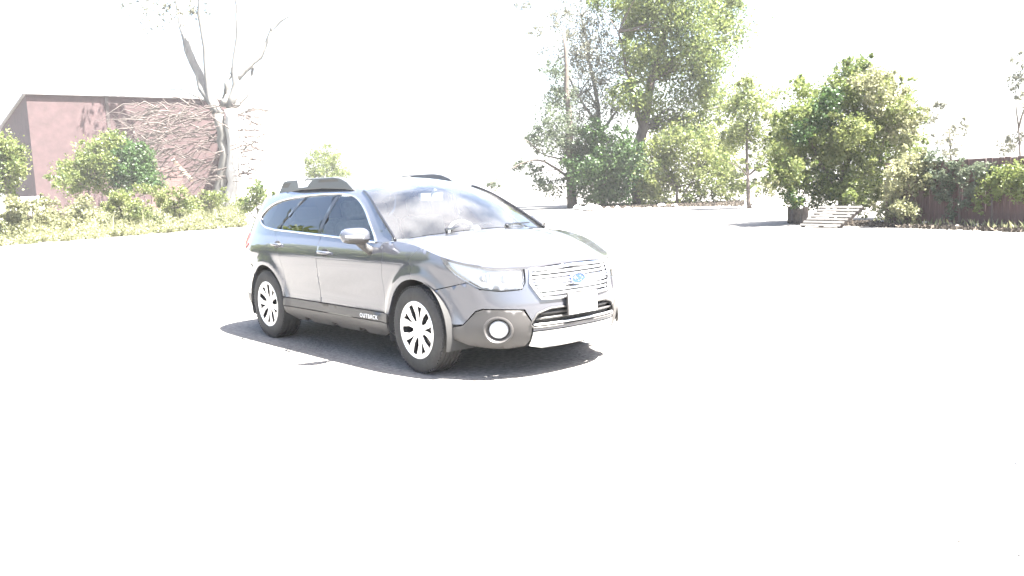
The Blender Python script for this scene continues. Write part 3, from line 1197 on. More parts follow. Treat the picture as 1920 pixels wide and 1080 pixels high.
# interior
b = MB()
b.box((-1.75, 0, .42), (2.6, 1.55, .06))
b.build('cabin_floor', 'dash', car)
b = MB()
sec = [(-.33, 1.035), (-.55, 1.05), (-.78, 1.04), (-.88, .97), (-.84, .80), (-.70, .62), (-.45, .60)]
n = len(sec)
V = [(x, -.74, z) for x, z in sec] + [(x, .74, z) for x, z in sec]
b.add(V, [tuple(range(n)), tuple(range(2 * n - 1, n - 1, -1))] + [(i, n + i, n + (i + 1) % n, (i + 1) % n) for i in range(n)])
b.build('dashboard', 'dash', car, bevel=.03)


def rounded(name, c, s, parent, m, rot=0.0):
    b = MB()
    b.box((0, 0, 0), s)
    o = b.build(name, m, parent, bevel=min(s) * .38)
    o.modifiers[0].segments = 4
    o.location = c
    o.rotation_euler = (0, rot, 0)
    return o


def make_seat(y):
    st = rounded('front_seat', (-1.35, y, .62), (.52, .50, .16), car, 'seat')
    bk = rounded('seat_back', (-.27, 0, .30), (.15, .48, .58), st, 'seat', -.32)
    hr = rounded('headrest', (-.40, 0, .68), (.11, .27, .19), st, 'seat', -.25)
    return st


make_seat(-.38)
make_seat(.38)
rounded('rear_seat', (-2.25, 0, .62), (.5, 1.3, .18), car, 'seat')
rounded('rear_seat_back', (-2.55, 0, .90), (.15, 1.3, .62), car, 'seat', -.3)
for y in (-.42, .42):
    rounded('rear_headrest', (-2.66, y, 1.25), (.1, .26, .17), car, 'seat', -.2)
b = MB()
cc = Vector((-.98, .38, .98))
ax = Matrix.Rotation(R(-25), 3, 'Y')
ring = [cc + ax @ Vector((0, .185 * math.cos(w), .185 * math.sin(w))) for w in np.linspace(0, 2 * math.pi, 29)]
b.tube(ring, .015, 8, cap=False)
for w in (0, math.pi, -math.pi / 2):
    b.tube([cc, cc + ax @ Vector((0, .18 * math.cos(w), .18 * math.sin(w)))], .016, 6)
b.tube([cc, cc + ax @ Vector((.22, 0, 0))], .04, 8)
b.build('steering_wheel', 'dash', car, smooth=True, angle=50)
b = MB()
b.box((-.98, 0, 1.40), (.04, .25, .07))
b.tube([(-.97, 0, 1.42), (-.90, 0, 1.465)], .012, 6)
b.build('rear_view_mirror', 'dash', car)

# lettering on the sill
cu = bpy.data.curves.new('sill_lettering', 'FONT')
cu.body = 'OUTBACK'
cu.size = .052
cu.extrude = .001
cu.space_character = 1.15
cu.align_x = 'CENTER'
to = bpy.data.objects.new('tmp_text', cu)
COL.objects.link(to)
bpy.context.view_layer.update()
me = bpy.data.meshes.new_from_object(to.evaluated_get(bpy.context.evaluated_depsgraph_get()))
bpy.data.objects.remove(to)
me.name = 'sill_lettering'
pc = shell(sx(-.72, .405), .405, .0095)
me.transform(Matrix.Translation(Vector(pc) + Vector((0, 0, -.018))) @ Matrix.Rotation(R(90), 4, 'X') @ Matrix.Scale(1.1, 4, (1, 0, 0)))
link('sill_lettering', me, 'lettering', car)


# ================================================================== vegetation
def leaf_quads(centers, size, rng, aspect=.55, flat=0.0):
    n = len(centers)
    a = rng.normal(size=(n, 3))
    a[:, 2] *= (1 - flat)
    a /= np.linalg.norm(a, axis=1)[:, None]
    c = rng.normal(size=(n, 3))
    b = np.cross(a, c)
    b /= np.linalg.norm(b, axis=1)[:, None]
    L = size * rng.uniform(.6, 1.4, size=(n, 1))
    A, Bq = a * L * .5, b * L * .5 * aspect
    return np.stack([centers - A, centers - Bq + A * .1, centers + A, centers + Bq + A * .1], 1)


def clump_points(blobs, rng, per=26, sig=.28):
    out = []
    for (c, rad, n) in blobs:
        c = np.array(c, float)
        rad = np.array(rad, float) * np.ones(3)
        k = max(1, n // per)
        d = rng.normal(size=(k, 3))
        d /= np.linalg.norm(d, axis=1)[:, None]
        rr = rng.uniform(.25, 1.05, size=(k, 1)) ** .6
        cc = c + d * rr * rad
        p = np.repeat(cc, per, 0) + rng.normal(size=(k * per, 3)) * sig * np.minimum(1, rad.mean())
        out.append(p)
    p = np.vstack(out)
    return p[p[:, 2] > .03]


def limb(mb, pts, r0, r1, n=7, rng=RNG, wob=.0):
    p = np.array(smooth_line(pts, max(.25, np.linalg.norm(np.array(pts[-1]) - np.array(pts[0])) / 14)))
    if wob:
        k = len(p)
        p[1:-1] += rng.normal(size=(k - 2, 3)) * wob
    rad = r0 + (r1 - r0) * np.linspace(0, 1, len(p)) ** .8
    mb.tube(p, list(rad), n)


def plant(name, label, cat, base, trunk_paths, blobs, leafm, barkm, size, rng, group=None, per=26, sig=.28, aspect=.55,
          twigs=0, extra=()):
    t = tag(empty(name, tuple(base)), label, cat, group)
    B = np.array(base, float)
    mb = MB()
    for pts, r0, r1 in trunk_paths:
        limb(mb, [np.array(p) - B for p in pts], r0, r1, wob=r1 * .6, rng=rng)
    ends = [np.array(p[0][-1]) - B for p in trunk_paths]
    for c, rad, n in blobs:             # a limb into every clump
        c = np.array(c) - B
        src = min((np.array(q) - B for p, _, _ in trunk_paths for q in p), key=lambda q: np.linalg.norm(q - c) + 2 * max(0, q[2] - c[2]))
        mid = (src + c) / 2 + rng.normal(size=3) * .15 * np.mean(rad)
        if np.linalg.norm(c - src) > .3 and np.mean(rad) > .3:
            r_ = min(.035 * np.mean(rad) + .02, .12)
            limb(mb, [src, mid, c + (c - src) * .15], r_, r_ * .25, 5, rng)
    if mb.v:
        mb.build('trunk', barkm, t, smooth=True)
    sets = [(leafm, blobs)] + list(extra)
    for m_, bl in sets:
        P = clump_points([((np.array(c) - B), rad, int(n * 1.75)) for c, rad, n in bl], rng, per, sig)
        P = P[P[:, 2] + B[2] > .04]
        link('crown', quads_mesh('crown', leaf_quads(P, size * .68, rng, aspect)), m_, t)
    return t


def pix(u, v, d, j=0.0):
    return at(u, v, d + j)


def pr(px, d):                          # pixels to metres at depth d
    return px / FPX * d


rg = np.random.default_rng(3)


def blobs_from(lst, d, jit, dens=1.0):
    out = []
    for u, v, r, n in lst:
        c = pix(u, v, d + rg.uniform(-jit, jit))
        rad = pr(r, d)
        out.append((c, (rad * .85, rad * .85, rad * .75), int(n * dens * .72)))
        for _ in range(4):              # small outlying sprays break the outline
            dv = rg.normal(size=3)
            dv[2] = abs(dv[2]) * .6 if rg.uniform() < .6 else dv[2] * .6
            dv = dv / np.linalg.norm(dv) * rad * rg.uniform(.8, 1.25)
            k_ = rg.uniform(.18, .4)
            out.append((c + dv, (rad * k_, rad * k_, rad * k_ * .7), int(n * dens * .10)))
    return out


# ---------------- right of centre: the tall tree group
d2 = 49.0
f2 = ground_at(1197, 384)
d2 = float(np.dot(f2 - CAMP, AX_F))
plant('tall_tree', 'tallest green tree in the middle, with a dark leaning trunk', 'tree', f2,
      [([f2, pix(1194, 320, d2), pix(1203, 240, d2), pix(1222, 150, d2), pix(1262, 0, d2 + .5), pix(1275, -90, d2 + 1)], .42, .12),
       ([pix(1203, 240, d2), pix(1180, 150, d2 - 1), pix(1160, 60, d2 - 2)], .2, .05),
       ([pix(1222, 150, d2), pix(1290, 90, d2 + 1), pix(1340, 30, d2 + 2)], .2, .05)],
      blobs_from([(1260, 20, 70, 3000), (1330, 10, 60, 2200), (1225, 60, 55, 1800), (1300, 90, 60, 2200), (1240, 130, 45, 1500), (1330, 120, 45, 1500),
                  (1200, 110, 40, 1000), (1180, -20, 60, 1800), (1270, -60, 80, 2500), (1215, 190, 38, 1000), (1290, 180, 45, 1400), (1345, 200, 40, 900),
                  (1170, 180, 30, 700), (1375, 60, 40, 900), (1190, 20, 40, 900), (1250, 240, 40, 1000), (1310, 250, 40, 900)], d2, 2.2),
      'leaf_mid', 'bark', .26, rg, sig=.42)
f1 = ground_at(1073, 390)
d1_ = float(np.dot(f1 - CAMP, AX_F))
plant('slim_tree', 'thin sparse tree with straight grey trunk and drooping limbs left of the tallest tree', 'tree', f1,
      [([f1, pix(1069, 320, d1_), pix(1066, 230, d1_), pix(1061, 130, d1_), pix(1057, 60, d1_)], .30, .09),
       ([pix(1068, 335, d1_), pix(1045, 318, d1_ - .5), pix(1010, 300, d1_ - 1), pix(960, 315, d1_ - 1.5), pix(915, 350, d1_ - 2)], .085, .02),
       ([pix(1066, 300, d1_), pix(1020, 290, d1_ - .5), pix(985, 262, d1_ - 1), pix(955, 258, d1_ - 1.5)], .06, .015)],
      blobs_from([(1045, 135, 26, 420), (1040, 180, 26, 380), (1045, 225, 34, 700), (1030, 270, 30, 500), (1000, 262, 22, 420), (1060, 255, 30, 500),
                  (1000, 320, 16, 200), (975, 312, 14, 160), (925, 350, 12, 120), (1010, 345, 20, 260), (1040, 350, 24, 350), (1075, 290, 30, 500), (1060, 180, 24, 300)], d1_, 1.2),
      'leaf_cool', 'bark', .22, rg, sig=.35)
fg = foot(1130, 52)
plant('dying_tree', 'half bare tree with thin grey leaves between the slim tree and the tallest tree', 'tree', fg,
      [([fg, pix(1128, 300, 52), pix(1120, 200, 52), pix(1105, 110, 52), pix(1090, 30, 52)], .25, .05),
       ([pix(1125, 250, 52), pix(1170, 190, 52), pix(1200, 150, 52)], .12, .03),
       ([pix(1125, 240, 52), pix(1085, 180, 51), pix(1050, 110, 51)], .12, .03)],
      blobs_from([(1075, 60, 36, 520), (1110, 95, 40, 650), (1090, 150, 40, 620), (1130, 150, 40, 600), (1140, 60, 36, 420), (1110, 205, 40, 600), (1080, 210, 32, 420),
                  (1150, 215, 34, 480), (1050, 30, 24, 300), (985, 12, 16, 160), (1010, 58, 16, 160), (1120, 20, 40, 560), (1060, 100, 36, 700), (1160, 110, 36, 700), (1100, -20, 40, 500), (1080, 260, 34, 500), (1050, 190, 30, 400), (1130, 120, 46, 900)], 52, 1.5),
      'leaf_grey', 'bark_pale', .20, rg, sig=.5)
plant('understory_bush', 'dark green bush filling the gap between the two middle trunks', 'bush', foot(1130, 47.5),
      [([foot(1130, 47.5), pix(1130, 350, 47.5)], .1, .05)],
      blobs_from([(1110, 300, 36, 1900), (1145, 310, 40, 2000), (1100, 345, 34, 1500), (1150, 345, 36, 1600), (1180, 290, 32, 1100), (1130, 270, 30, 900), (1125, 368, 28, 1000), (1165, 365, 26, 800), (1090, 320, 30, 900), (1185, 330, 28, 900), (1110, 250, 30, 700), (1160, 265, 30, 700)], 47.5, 1.0),
      'leaf_deep', 'bark', .22, rg, sig=.3)
plant('understory_bush', 'pale green bush at the foot of the tallest tree, on its right', 'bush', foot(1270, 47),
      [([foot(1270, 47), pix(1270, 350, 47)], .1, .05), ([foot(1270, 47), pix(1310, 320, 47)], .06, .03)],
      blobs_from([(1235, 300, 34, 1000), (1275, 300, 40, 1200), (1240, 345, 32, 900), (1290, 345, 36, 900), (1325, 300, 36, 900), (1260, 260, 32, 700), (1340, 345, 34, 800),
                  (1300, 372, 26, 500), (1370, 320, 30, 600), (1360, 365, 26, 400), (1380, 250, 30, 500), (1350, 290, 34, 700), (1395, 350, 24, 300), (1240, 368, 24, 450), (1330, 260, 30, 500), (1215, 330, 30, 800), (1225, 280, 28, 600), (1290, 260, 34, 700), (1345, 320, 30, 600), (1215, 365, 24, 500)], 47, 1.2),
      'leaf_bright', 'bark', .22, rg, sig=.36)
fs = ground_at(1440, 392)
ds = 37.0
fs = foot(1405, ds)
plant('young_tree', 'light green young tree in the gap left of the big round bush', 'tree', fs,
      [([fs, pix(1402, 330, ds), pix(1400, 260, ds), pix(1405, 190, ds)], .10, .03)],
      blobs_from([(1400, 165, 26, 600), (1385, 205, 32, 800), (1420, 205, 30, 700), (1400, 245, 34, 800), (1435, 260, 28, 500), (1375, 265, 28, 450), (1425, 300, 26, 300), (1455, 225, 24, 350), (1350, 300, 26, 400), (1380, 340, 26, 350), (1445, 180, 22, 250), (1440, 340, 20, 250), (1455, 290, 22, 250)], ds, .8),
      'leaf_bright', 'bark', .17, rg, sig=.3)
# far trees low behind
for k, (u, v, r, d, lab) in enumerate([(612, 300, 36, 84, 'round green tree behind the car, beyond the white building'),
                                       (1480, 250, 26, 60, 'faint distant tree showing left of the big round bush')]):
    fb = foot(u, d)
    plant('far_tree', lab, 'tree', fb, [([fb, pix(u, v + 20, d), pix(u, v, d)], .2, .06)],
          blobs_from([(u - 16, v - 6, r * .62, 900), (u + 16, v + 2, r * .62, 900), (u, v + 26, r * .7, 900), (u - 28, v + 26, r * .5, 500), (u + 28, v + 26, r * .5, 500), (u, v + 60, r, 900)], d, 1.0),
          'leaf_mid', 'bark', .26, rg, sig=.4)

# ---------------- right: big bush, pallet, fence
fb = ground_at(1580, 421)
db = 25.0
fb = foot(1580, db)
plant('big_bush', 'big round leafy bush tree above the leaning pallet', 'bush', fb,
      [([fb, pix(1582, 350, db), pix(1590, 290, db), pix(1600, 220, db)], .16, .05),
       ([pix(1582, 370, db), pix(1540, 310, db - .3), pix(1510, 250, db - .4)], .09, .03),
       ([pix(1584, 360, db), pix(1640, 300, db), pix(1670, 240, db)], .09, .03)],
      blobs_from([(1585, 150, 40, 1300), (1540, 190, 42, 1500), (1620, 180, 44, 1600), (1580, 220, 50, 2000), (1500, 215, 36, 1100), (1660, 215, 44, 1400), (1530, 265, 46, 1700),
                  (1610, 270, 50, 2000), (1680, 270, 42, 1300), (1490, 290, 38, 1100), (1560, 315, 50, 2000), (1640, 320, 50, 1900), (1520, 345, 42, 1300), (1590, 360, 44, 1500),
                  (1670, 350, 40, 1200), (1480, 335, 28, 500), (1470, 225, 22, 300), (1700, 320, 30, 600), (1620, 385, 34, 700), (1540, 372, 36, 800), (1465, 260, 26, 420), (1460, 310, 24, 380), (1705, 250, 34, 600), (1720, 290, 28, 420), (1690, 180, 30, 420), (1600, 125, 30, 500), (1500, 170, 28, 420), (1475, 365, 24, 380)], db, .75),
      'leaf_mid', 'bark', .125, rg, sig=.20,
      extra=[('leaf_bright', blobs_from([(1560, 285, 34, 900), (1600, 250, 40, 1000), (1650, 240, 40, 900), (1490, 320, 34, 700), (1610, 330, 36, 800), (1640, 160, 40, 700), (1690, 220, 30, 500), (1450, 330, 26, 380), (1470, 280, 30, 420)], db - 1.0, .5)),
             ('leaf_deep', blobs_from([(1530, 220, 34, 900), (1560, 190, 30, 700), (1505, 250, 28, 600), (1488, 372, 18, 300)], db - .9, .3)),
             ('leaf_straw', blobs_from([(1650, 190, 40, 900), (1690, 250, 36, 800), (1630, 150, 34, 600), (1700, 300, 30, 500), (1440, 350, 24, 300), (1665, 170, 34, 700), (1710, 215, 28, 450)], db - .9, .5))])
fb2 = foot(1690, 22.0)
plant('fence_shrub', 'pale leafy shrub between the pallet and the red fence', 'bush', fb2, [([fb2, pix(1690, 370, 22)], .05, .02), ([fb2, pix(1720, 350, 22)], .04, .02)],
      blobs_from([(1680, 360, 30, 700), (1700, 395, 28, 600), (1720, 340, 28, 600), (1660, 395, 24, 400), (1735, 375, 24, 400), (1700, 315, 30, 700), (1725, 310, 24, 500), (1680, 330, 26, 500)], 22, .4), 'leaf_straw', 'bark', .11, rg, sig=.2)
# fence of upright boards
FA = np.array(ground_at(1700, 424))
FBp = np.array(ground_at(1990, 436))
FA = foot(1660, 23.0)
FBp = foot(2010, 18.6)
fdir = (FBp - FA) / np.linalg.norm(FBp - FA)
flen = np.linalg.norm(FBp - FA)
fence = tag(empty('board_fence', tuple(FA), math.atan2(fdir[1], fdir[0])), 'weathered red brown board fence at the right edge, half hidden by vines', 'fence')
nb_ = int(flen / .152)
bmesh_ = MB().box((0, 0, .80), (.142, .022, 1.60))
bme = mesh('board', bmesh_.v, bmesh_.f)
bme.materials.append(MATS['fence_wood'])
for i in range(nb_):
    o = bpy.data.objects.new('board', bme)
    COL.objects.link(o)
    o.parent = fence
    o.location = (i * .152 + .07, random.uniform(-.006, .006), random.uniform(-.012, .012))
    o.rotation_euler = (0, random.uniform(-.004, .004), 0)
for z in (.35, 1.3):
    MB().box((flen / 2, .032, z), (flen, .04, .09)).build('rail', 'old_wood', fence)
for x in np.arange(0.2, flen, 2.3):
    MB().box((x, .10, .75), (.09, .09, 1.5)).build('post', 'old_wood', fence)


def on_fence(u, v, d_off):
    # depth of the fence under column u
    a, b2 = FA - CAMP, FBp - CAMP
    best = min(np.linspace(0, 1, 60), key=lambda t: abs((np.dot(a * (1 - t) + b2 * t, AX_R) / np.dot(a * (1 - t) + b2 * t, AX_F)) * FPX + 960 - u))
    d = float(np.dot(a * (1 - best) + b2 * best, AX_F))
    return pix(u, v, d - d_off), d - d_off


def fence_vine(lab, lst, m_, dens):
    bl = []
    for u, v, r, n in lst:
        c, d = on_fence(u, v, .28)
        bl.append((c, (pr(r, d), pr(r, d) * .8, pr(r, d)), int(n * dens)))
    u0 = lst[len(lst) // 2][0]
    _, dd = on_fence(u0, 430, .3)
    base = foot(u0, dd)
    plant('vine', lab, 'vine', base, [([base, bl[len(bl) // 2][0]], .03, .012)], bl, m_, 'bark', .10, rg, sig=.17)


fence_vine('dense green vine sprawling over the fence top at the right edge', [(1890, 330, 30, 700), (1915, 350, 30, 700), (1860, 350, 26, 500), (1935, 320, 30, 500), (1840, 385, 16, 160)], 'leaf_mid', 1)
fence_vine('thinner pale vine on the left half of the red fence', [(1755, 330, 24, 420), (1790, 325, 22, 380), (1770, 360, 22, 320), (1820, 340, 22, 300), (1800, 310, 18, 220), (1840, 320, 24, 360), (1750, 300, 22, 300), (1820, 375, 20, 240), (1785, 390, 18, 200)], 'leaf_cool', 1)
for lab, lst, d in (('faint leafy sapling rising behind the fence, nearer the big bush', [(1775, 260, 20, 160), (1800, 240, 18, 130), (1745, 225, 20, 160), (1760, 200, 14, 90), (1780, 285, 20, 150)], 30),
                    ('sparse tree cut off by the right edge of the photo, behind the fence', [(1905, 150, 24, 260), (1930, 190, 26, 300), (1900, 260, 22, 160), (1935, 110, 26, 260), (1890, 275, 18, 110)], 32)):
    u = lst[0][0] + 10
    fb = foot(u, d)
    plant('sapling', lab, 'tree', fb, [([fb, pix(u, 330, d), pix(u - 5, 240, d)], .06, .02)], blobs_from(lst, d, .5), 'leaf_grey', 'bark', .14, rg, sig=.28)

# pallet leaning against the bush
pa, pb_ = ground_at(1500, 426), ground_at(1575, 428)
dirp = (pb_ - pa)
wp = 1.2
dirp = dirp / np.linalg.norm(dirp)
nrm_p = np.array([dirp[1], -dirp[0], 0])
if np.dot(nrm_p, CAMP - pa) < 0:
    nrm_p = -nrm_p
pal = tag(empty('wooden_pallet', tuple(pa)), 'grey slatted wooden pallet leaning under the big round bush', 'pallet')
wv = Vector((np.linalg.norm(pb_ - pa) * dirp).tolist())
W_ = wv.length
backv = Vector((-nrm_p).tolist())
tilt = R(46)
upv = (backv * math.cos(tilt) + Vector((0, 0, 1)) * math.sin(tilt)).normalized()
shift = wv.normalized() * .22            # the top leans a little to the right as well
nv = wv.normalized().cross(upv).normalized()
M3 = Matrix((wv.normalized(), upv, nv)).transposed()
HP = .70
LEAN = .36
for i in range(7):
    y = .04 + i * (HP - .08) / 6
    MB().box(wv.normalized() * (W_ / 2 + LEAN / HP * y) + upv * y + nv * .06, (W_, .068, .02), M3).build('slat', 'pallet_wood', pal)
for t in (.04, .5, .96):
    p0 = wv.normalized() * (W_ * t) + nv * .0
    p1 = wv.normalized() * (W_ * t + LEAN) + upv * HP
    dv = (p1 - p0).normalized()
    MM = Matrix((nv.cross(dv).normalized(), dv, nv)).transposed()
    MB().box((p0 + p1) / 2 + nv * .0, (.04, (p1 - p0).length, .095), MM).build('stringer', 'old_wood', pal)
# old timber beside it
q0, q1 = ground_at(1478, 417), ground_at(1512, 421)
st = tag(empty('timber_stack', tuple((q0 + q1) / 2)), 'dark weathered upright timbers standing left of the pallet', 'timber')
for i in range(9):
    t = i / 8
    p = (q0 * (1 - t) + q1 * t) - (q0 + q1) / 2
    h_ = random.uniform(.40, .60)
    MB().box((p[0] + random.uniform(-.05, .05), p[1] + random.uniform(-.05, .05), h_ / 2), (.12, .12, h_),
             Matrix.Rotation(random.uniform(-.1, .1), 3, 'X') @ Matrix.Rotation(random.uniform(-.1, .1), 3, 'Y') @ Matrix.Rotation(random.uniform(0, 1), 3, 'Z')).build('timber', 'old_wood', st)


def rock(name, label, cat, loc, size, m_, group=None, sq=(1, 1, .7)):
    bm = bmesh.new()
    bmesh.ops.create_icosphere(bm, subdivisions=2, radius=1)
    ph = RNG.uniform(0, 6, 6)
    for v in bm.verts:
        k = 1 + .18 * math.sin(3 * v.co.x + ph[0]) + .15 * math.sin(4 * v.co.y + ph[1]) + .12 * math.sin(5 * v.co.z + ph[2])
        v.co = Vector((v.co.x * sq[0], v.co.y * sq[1], v.co.z * sq[2])) * k * size
    me = bpy.data.meshes.new(name)
    bm.to_mesh(me)
    bm.free()
    o = link(name, me, m_)
    o.location = loc
    o.rotation_euler = (0, 0, RNG.uniform(0, 6))
    return tag(o, label, cat, group)


# pale rubble along the foot of the fence
for i, (u, v, s) in enumerate([(1655, 421, .10), (1690, 423, .12), (1715, 420, .14), (1735, 424, .10), (1760, 421, .13), (1780, 425, .09), (1812, 424, .12),
                               (1835, 428, .10), (1700, 427, .07), (1665, 425, .06), (1870, 430, .09), (1750, 428, .07), (1795, 429, .08), (1848, 432, .07)]):
    p = ground_at(u, v)
    rock('stone', 'pale stone lying in the row of rubble along the foot of the fence', 'stone', (p[0], p[1], s * .35), s, 'stone', 'rubble along the fence')
p = ground_at(1752, 417)
o = MB().box((0, 0, .36), (.42, .30, .74), Matrix.Rotation(.08, 3, 'X')).build('concrete_block', 'concrete', bevel=.03)
o.location = p
o.rotation_euler = (0, 0, .7)
tag(o, 'upright pale concrete block standing against the red fence', 'block')
# crumpled blue tarp
p = ground_at(1788, 421)
n = 14
V, F = [], []
for j in range(n):
    for i in range(n):
        a, b_ = i / (n - 1) * 2 - 1, j / (n - 1) * 2 - 1
        rr_ = math.hypot(a, b_)
        V.append((a * .42, b_ * .22, max(.0, .20 * (1 - rr_ * .75)) + .03 * math.sin(9 * a + 3 * b_) * (1 - abs(b_)) + .02 * math.sin(14 * b_ + a) + .03))
F = [(j * n + i, j * n + i + 1, (j + 1) * n + i + 1, (j + 1) * n + i) for j in range(n - 1) for i in range(n - 1)]
o = link('tarp', mesh('tarp', V, F, True), 'tarp')
o.location = p
o.rotation_euler = (0, 0, math.atan2(fdir[1], fdir[0]))
sd = o.modifiers.new('thick', 'SOLIDIFY')
sd.thickness = .008
tag(o, 'crumpled pale blue tarp on the ground by the fence', 'tarp')
# pale heap below the middle trees
for i, (u, v, s) in enumerate([(1085, 394, .26), (1102, 396, .30), (1122, 396, .28), (1140, 397, .22), (1158, 395, .2), (1175, 394, .16), (1112, 393, .28), (1240, 388, .18), (1265, 388, .16)]):
    p = ground_at(u, v)
    rock('stone', 'pale blue grey stone heaped in front of the middle trees', 'stone', (p[0], p[1], s * .3), s, 'concrete', 'stones below the middle trees')


ORD = ['leftmost', 'second', 'third', 'fourth', 'fifth', 'sixth', 'seventh', 'eighth', 'ninth', 'tenth', 'eleventh', 'twelfth', 'thirteenth', 'rightmost']


def number_stones(objs, fmt):
    objs = sorted(objs, key=lambda o: np.dot(np.array(o.location) - CAMP, AX_R) / np.dot(np.array(o.location) - CAMP, AX_F))
    for i, o in enumerate(objs):
        w = 'rightmost' if i == len(objs) - 1 else ORD[i]
        o['label'] = fmt.format(w + (' one' if w in ('leftmost', 'rightmost') else ' one from the left'))


number_stones([o for o in bpy.data.objects if o.get('group') == 'rubble along the fence'], 'pale rubble, {} in the row along the foot of the fence')
number_stones([o for o in bpy.data.objects if o.get('group') == 'stones below the middle trees'], 'blue grey stone, {} in front of the middle trees')
# dark leaf debris carrying ground shade, weeds and ground cover
def patch(name, quad, n, fn, m_, kind='stuff'):
    quad = [np.array(q) for q in quad]
    uv = rg.uniform(0, 1, size=(n, 2))
    P = np.array([(quad[0] * (1 - a) + quad[1] * a) * (1 - b) + (quad[3] * (1 - a) + quad[2] * a) * b for a, b in uv])
    V = fn(P)
    o = link(name, quads_mesh(name, V), m_)
    o['kind'] = kind
    return o


def blades(hmin, hmax, wd):
    def f(P):
        n = len(P)
        h = rg.uniform(hmin, hmax, size=(n, 1))
        a = rg.uniform(0, 2 * math.pi, n)
        s = np.stack([np.cos(a), np.sin(a), np.zeros(n)], 1) * wd
        lean = rg.normal(size=(n, 3)) * .22 * h
        lean[:, 2] = 0
        top = P + lean + np.array([0, 0, 1]) * h
        midp = P + lean * .35 + np.array([0, 0, 1]) * h * .55
        return np.stack([P, midp + s, top, midp - s], 1)
    return f


def shade_litter(P):
    P = P + np.array([0, 0, 1]) * rg.uniform(.01, .07, size=(len(P), 1))
    return leaf_quads(P, .11, rg, .7, -1.5)


patch('leaf_litter', [foot(1075, 46), foot(1395, 40), foot(1395, 47), foot(1075, 53)], 5000, shade_litter, 'litter')
patch('ground_litter', [ground_at(1478, 420), ground_at(1925, 437), foot(1925, 19.5), foot(1478, 26.5)], 3000, shade_litter, 'litter')
patch('ground_weeds', [ground_at(1640, 424), ground_at(1925, 436), foot(1925, 19.5), foot(1640, 24)], 260, blades(.08, .26, .02), 'leaf_straw')

# ---------------- left: barn, white building, dead tree, weeds
A3, C3, B3 = foot(70, 60), foot(15, 68), foot(447, 69)
barn = tag(empty('barn', tuple(A3)), 'faded red brown barn with tree shadows on its wall at far left', 'barn')
hA, hC = 8.9, 7.2
D3 = B3 + (C3 - A3)
z_ = np.array([0, 0, 1.0])
V = [A3, B3, D3, C3]
V = [p - A3 for p in V] + [A3 - A3 + z_ * hA, B3 - A3 + z_ * hA, D3 - A3 + z_ * hC, C3 - A3 + z_ * hC]
MB().add(V, [(0, 1, 5, 4), (1, 2, 6, 5), (2, 3, 7, 6), (3, 0, 4, 7)]).build('wall', 'barn_wall', barn)
ab = (B3 - A3) / np.linalg.norm(B3 - A3)
ac = (C3 - A3) / np.linalg.norm(C3 - A3)
MB().add([V[4] - ab * .2 - ac * .2 + z_ * .02, V[5] + ab * .2 - ac * .2 + z_ * .02, V[6] + ab * .2 + ac * .3 + z_ * .02, V[7] - ab * .2 + ac * .3 + z_ * .02,
          V[4] - ab * .2 - ac * .2 + z_ * .10, V[5] + ab * .2 - ac * .2 + z_ * .10, V[6] + ab * .2 + ac * .3 + z_ * .10, V[7] - ab * .2 + ac * .3 + z_ * .10],
         [(0, 1, 5, 4), (1, 2, 6, 5), (2, 3, 7, 6), (3, 0, 4, 7), (4, 5, 6, 7), (3, 2, 1, 0)]).build('roof', 'roof_metal', barn)
nw = -ac
for t in (.36,):
    c = (V[1] - V[0]) * t
    MB().box(c + nw * .03 + z_ * hA / 2, (.22, .05, hA - .02), Matrix.Rotation(math.atan2(ab[1], ab[0]), 3, 'Z')).build('corner_board', 'barn_trim', barn)
c = (V[1] - V[0]) * .62
MB().box(c + nw * .02 + z_ * 1.9, (2.4, .08, 3.8), Matrix.Rotation(math.atan2(ab[1], ab[0]), 3, 'Z')).build('door', 'fence_wood', barn)
# white building, only its right edge stands clear of the tree
WB = foot(575, 66)
wr_ = WB - CAMP
wr_[2] = 0
wr_ /= np.linalg.norm(wr_)
WA = WB + 5.2 * np.array([-wr_[1], wr_[0], 0])
wb = tag(empty('white_building', tuple(WA)), 'plain white building between the bare tree and the car roof', 'building')
wd = (WB - WA)
wl = np.linalg.norm(wd)
wdn = wd / wl
wk = np.array([-wdn[1], wdn[0], 0])
if np.dot(wk, WA - CAMP) < 0:
    wk = -wk
hw = 8.2
V = [0 * wk, wd, wd + wk * 6, wk * 6]
V = V + [p + z_ * hw for p in V]
MB().add(V, [(0, 1, 5, 4), (1, 2, 6, 5), (2, 3, 7, 6), (3, 0, 4, 7)]).build('wall', 'white_wall', wb)
MB().add([p + z_ * .02 for p in V[4:]] + [p + z_ * .2 for p in V[4:]], [(0, 1, 5, 4), (1, 2, 6, 5), (2, 3, 7, 6), (3, 0, 4, 7), (4, 5, 6, 7), (3, 2, 1, 0)]).build('roof', 'white_wall', wb)

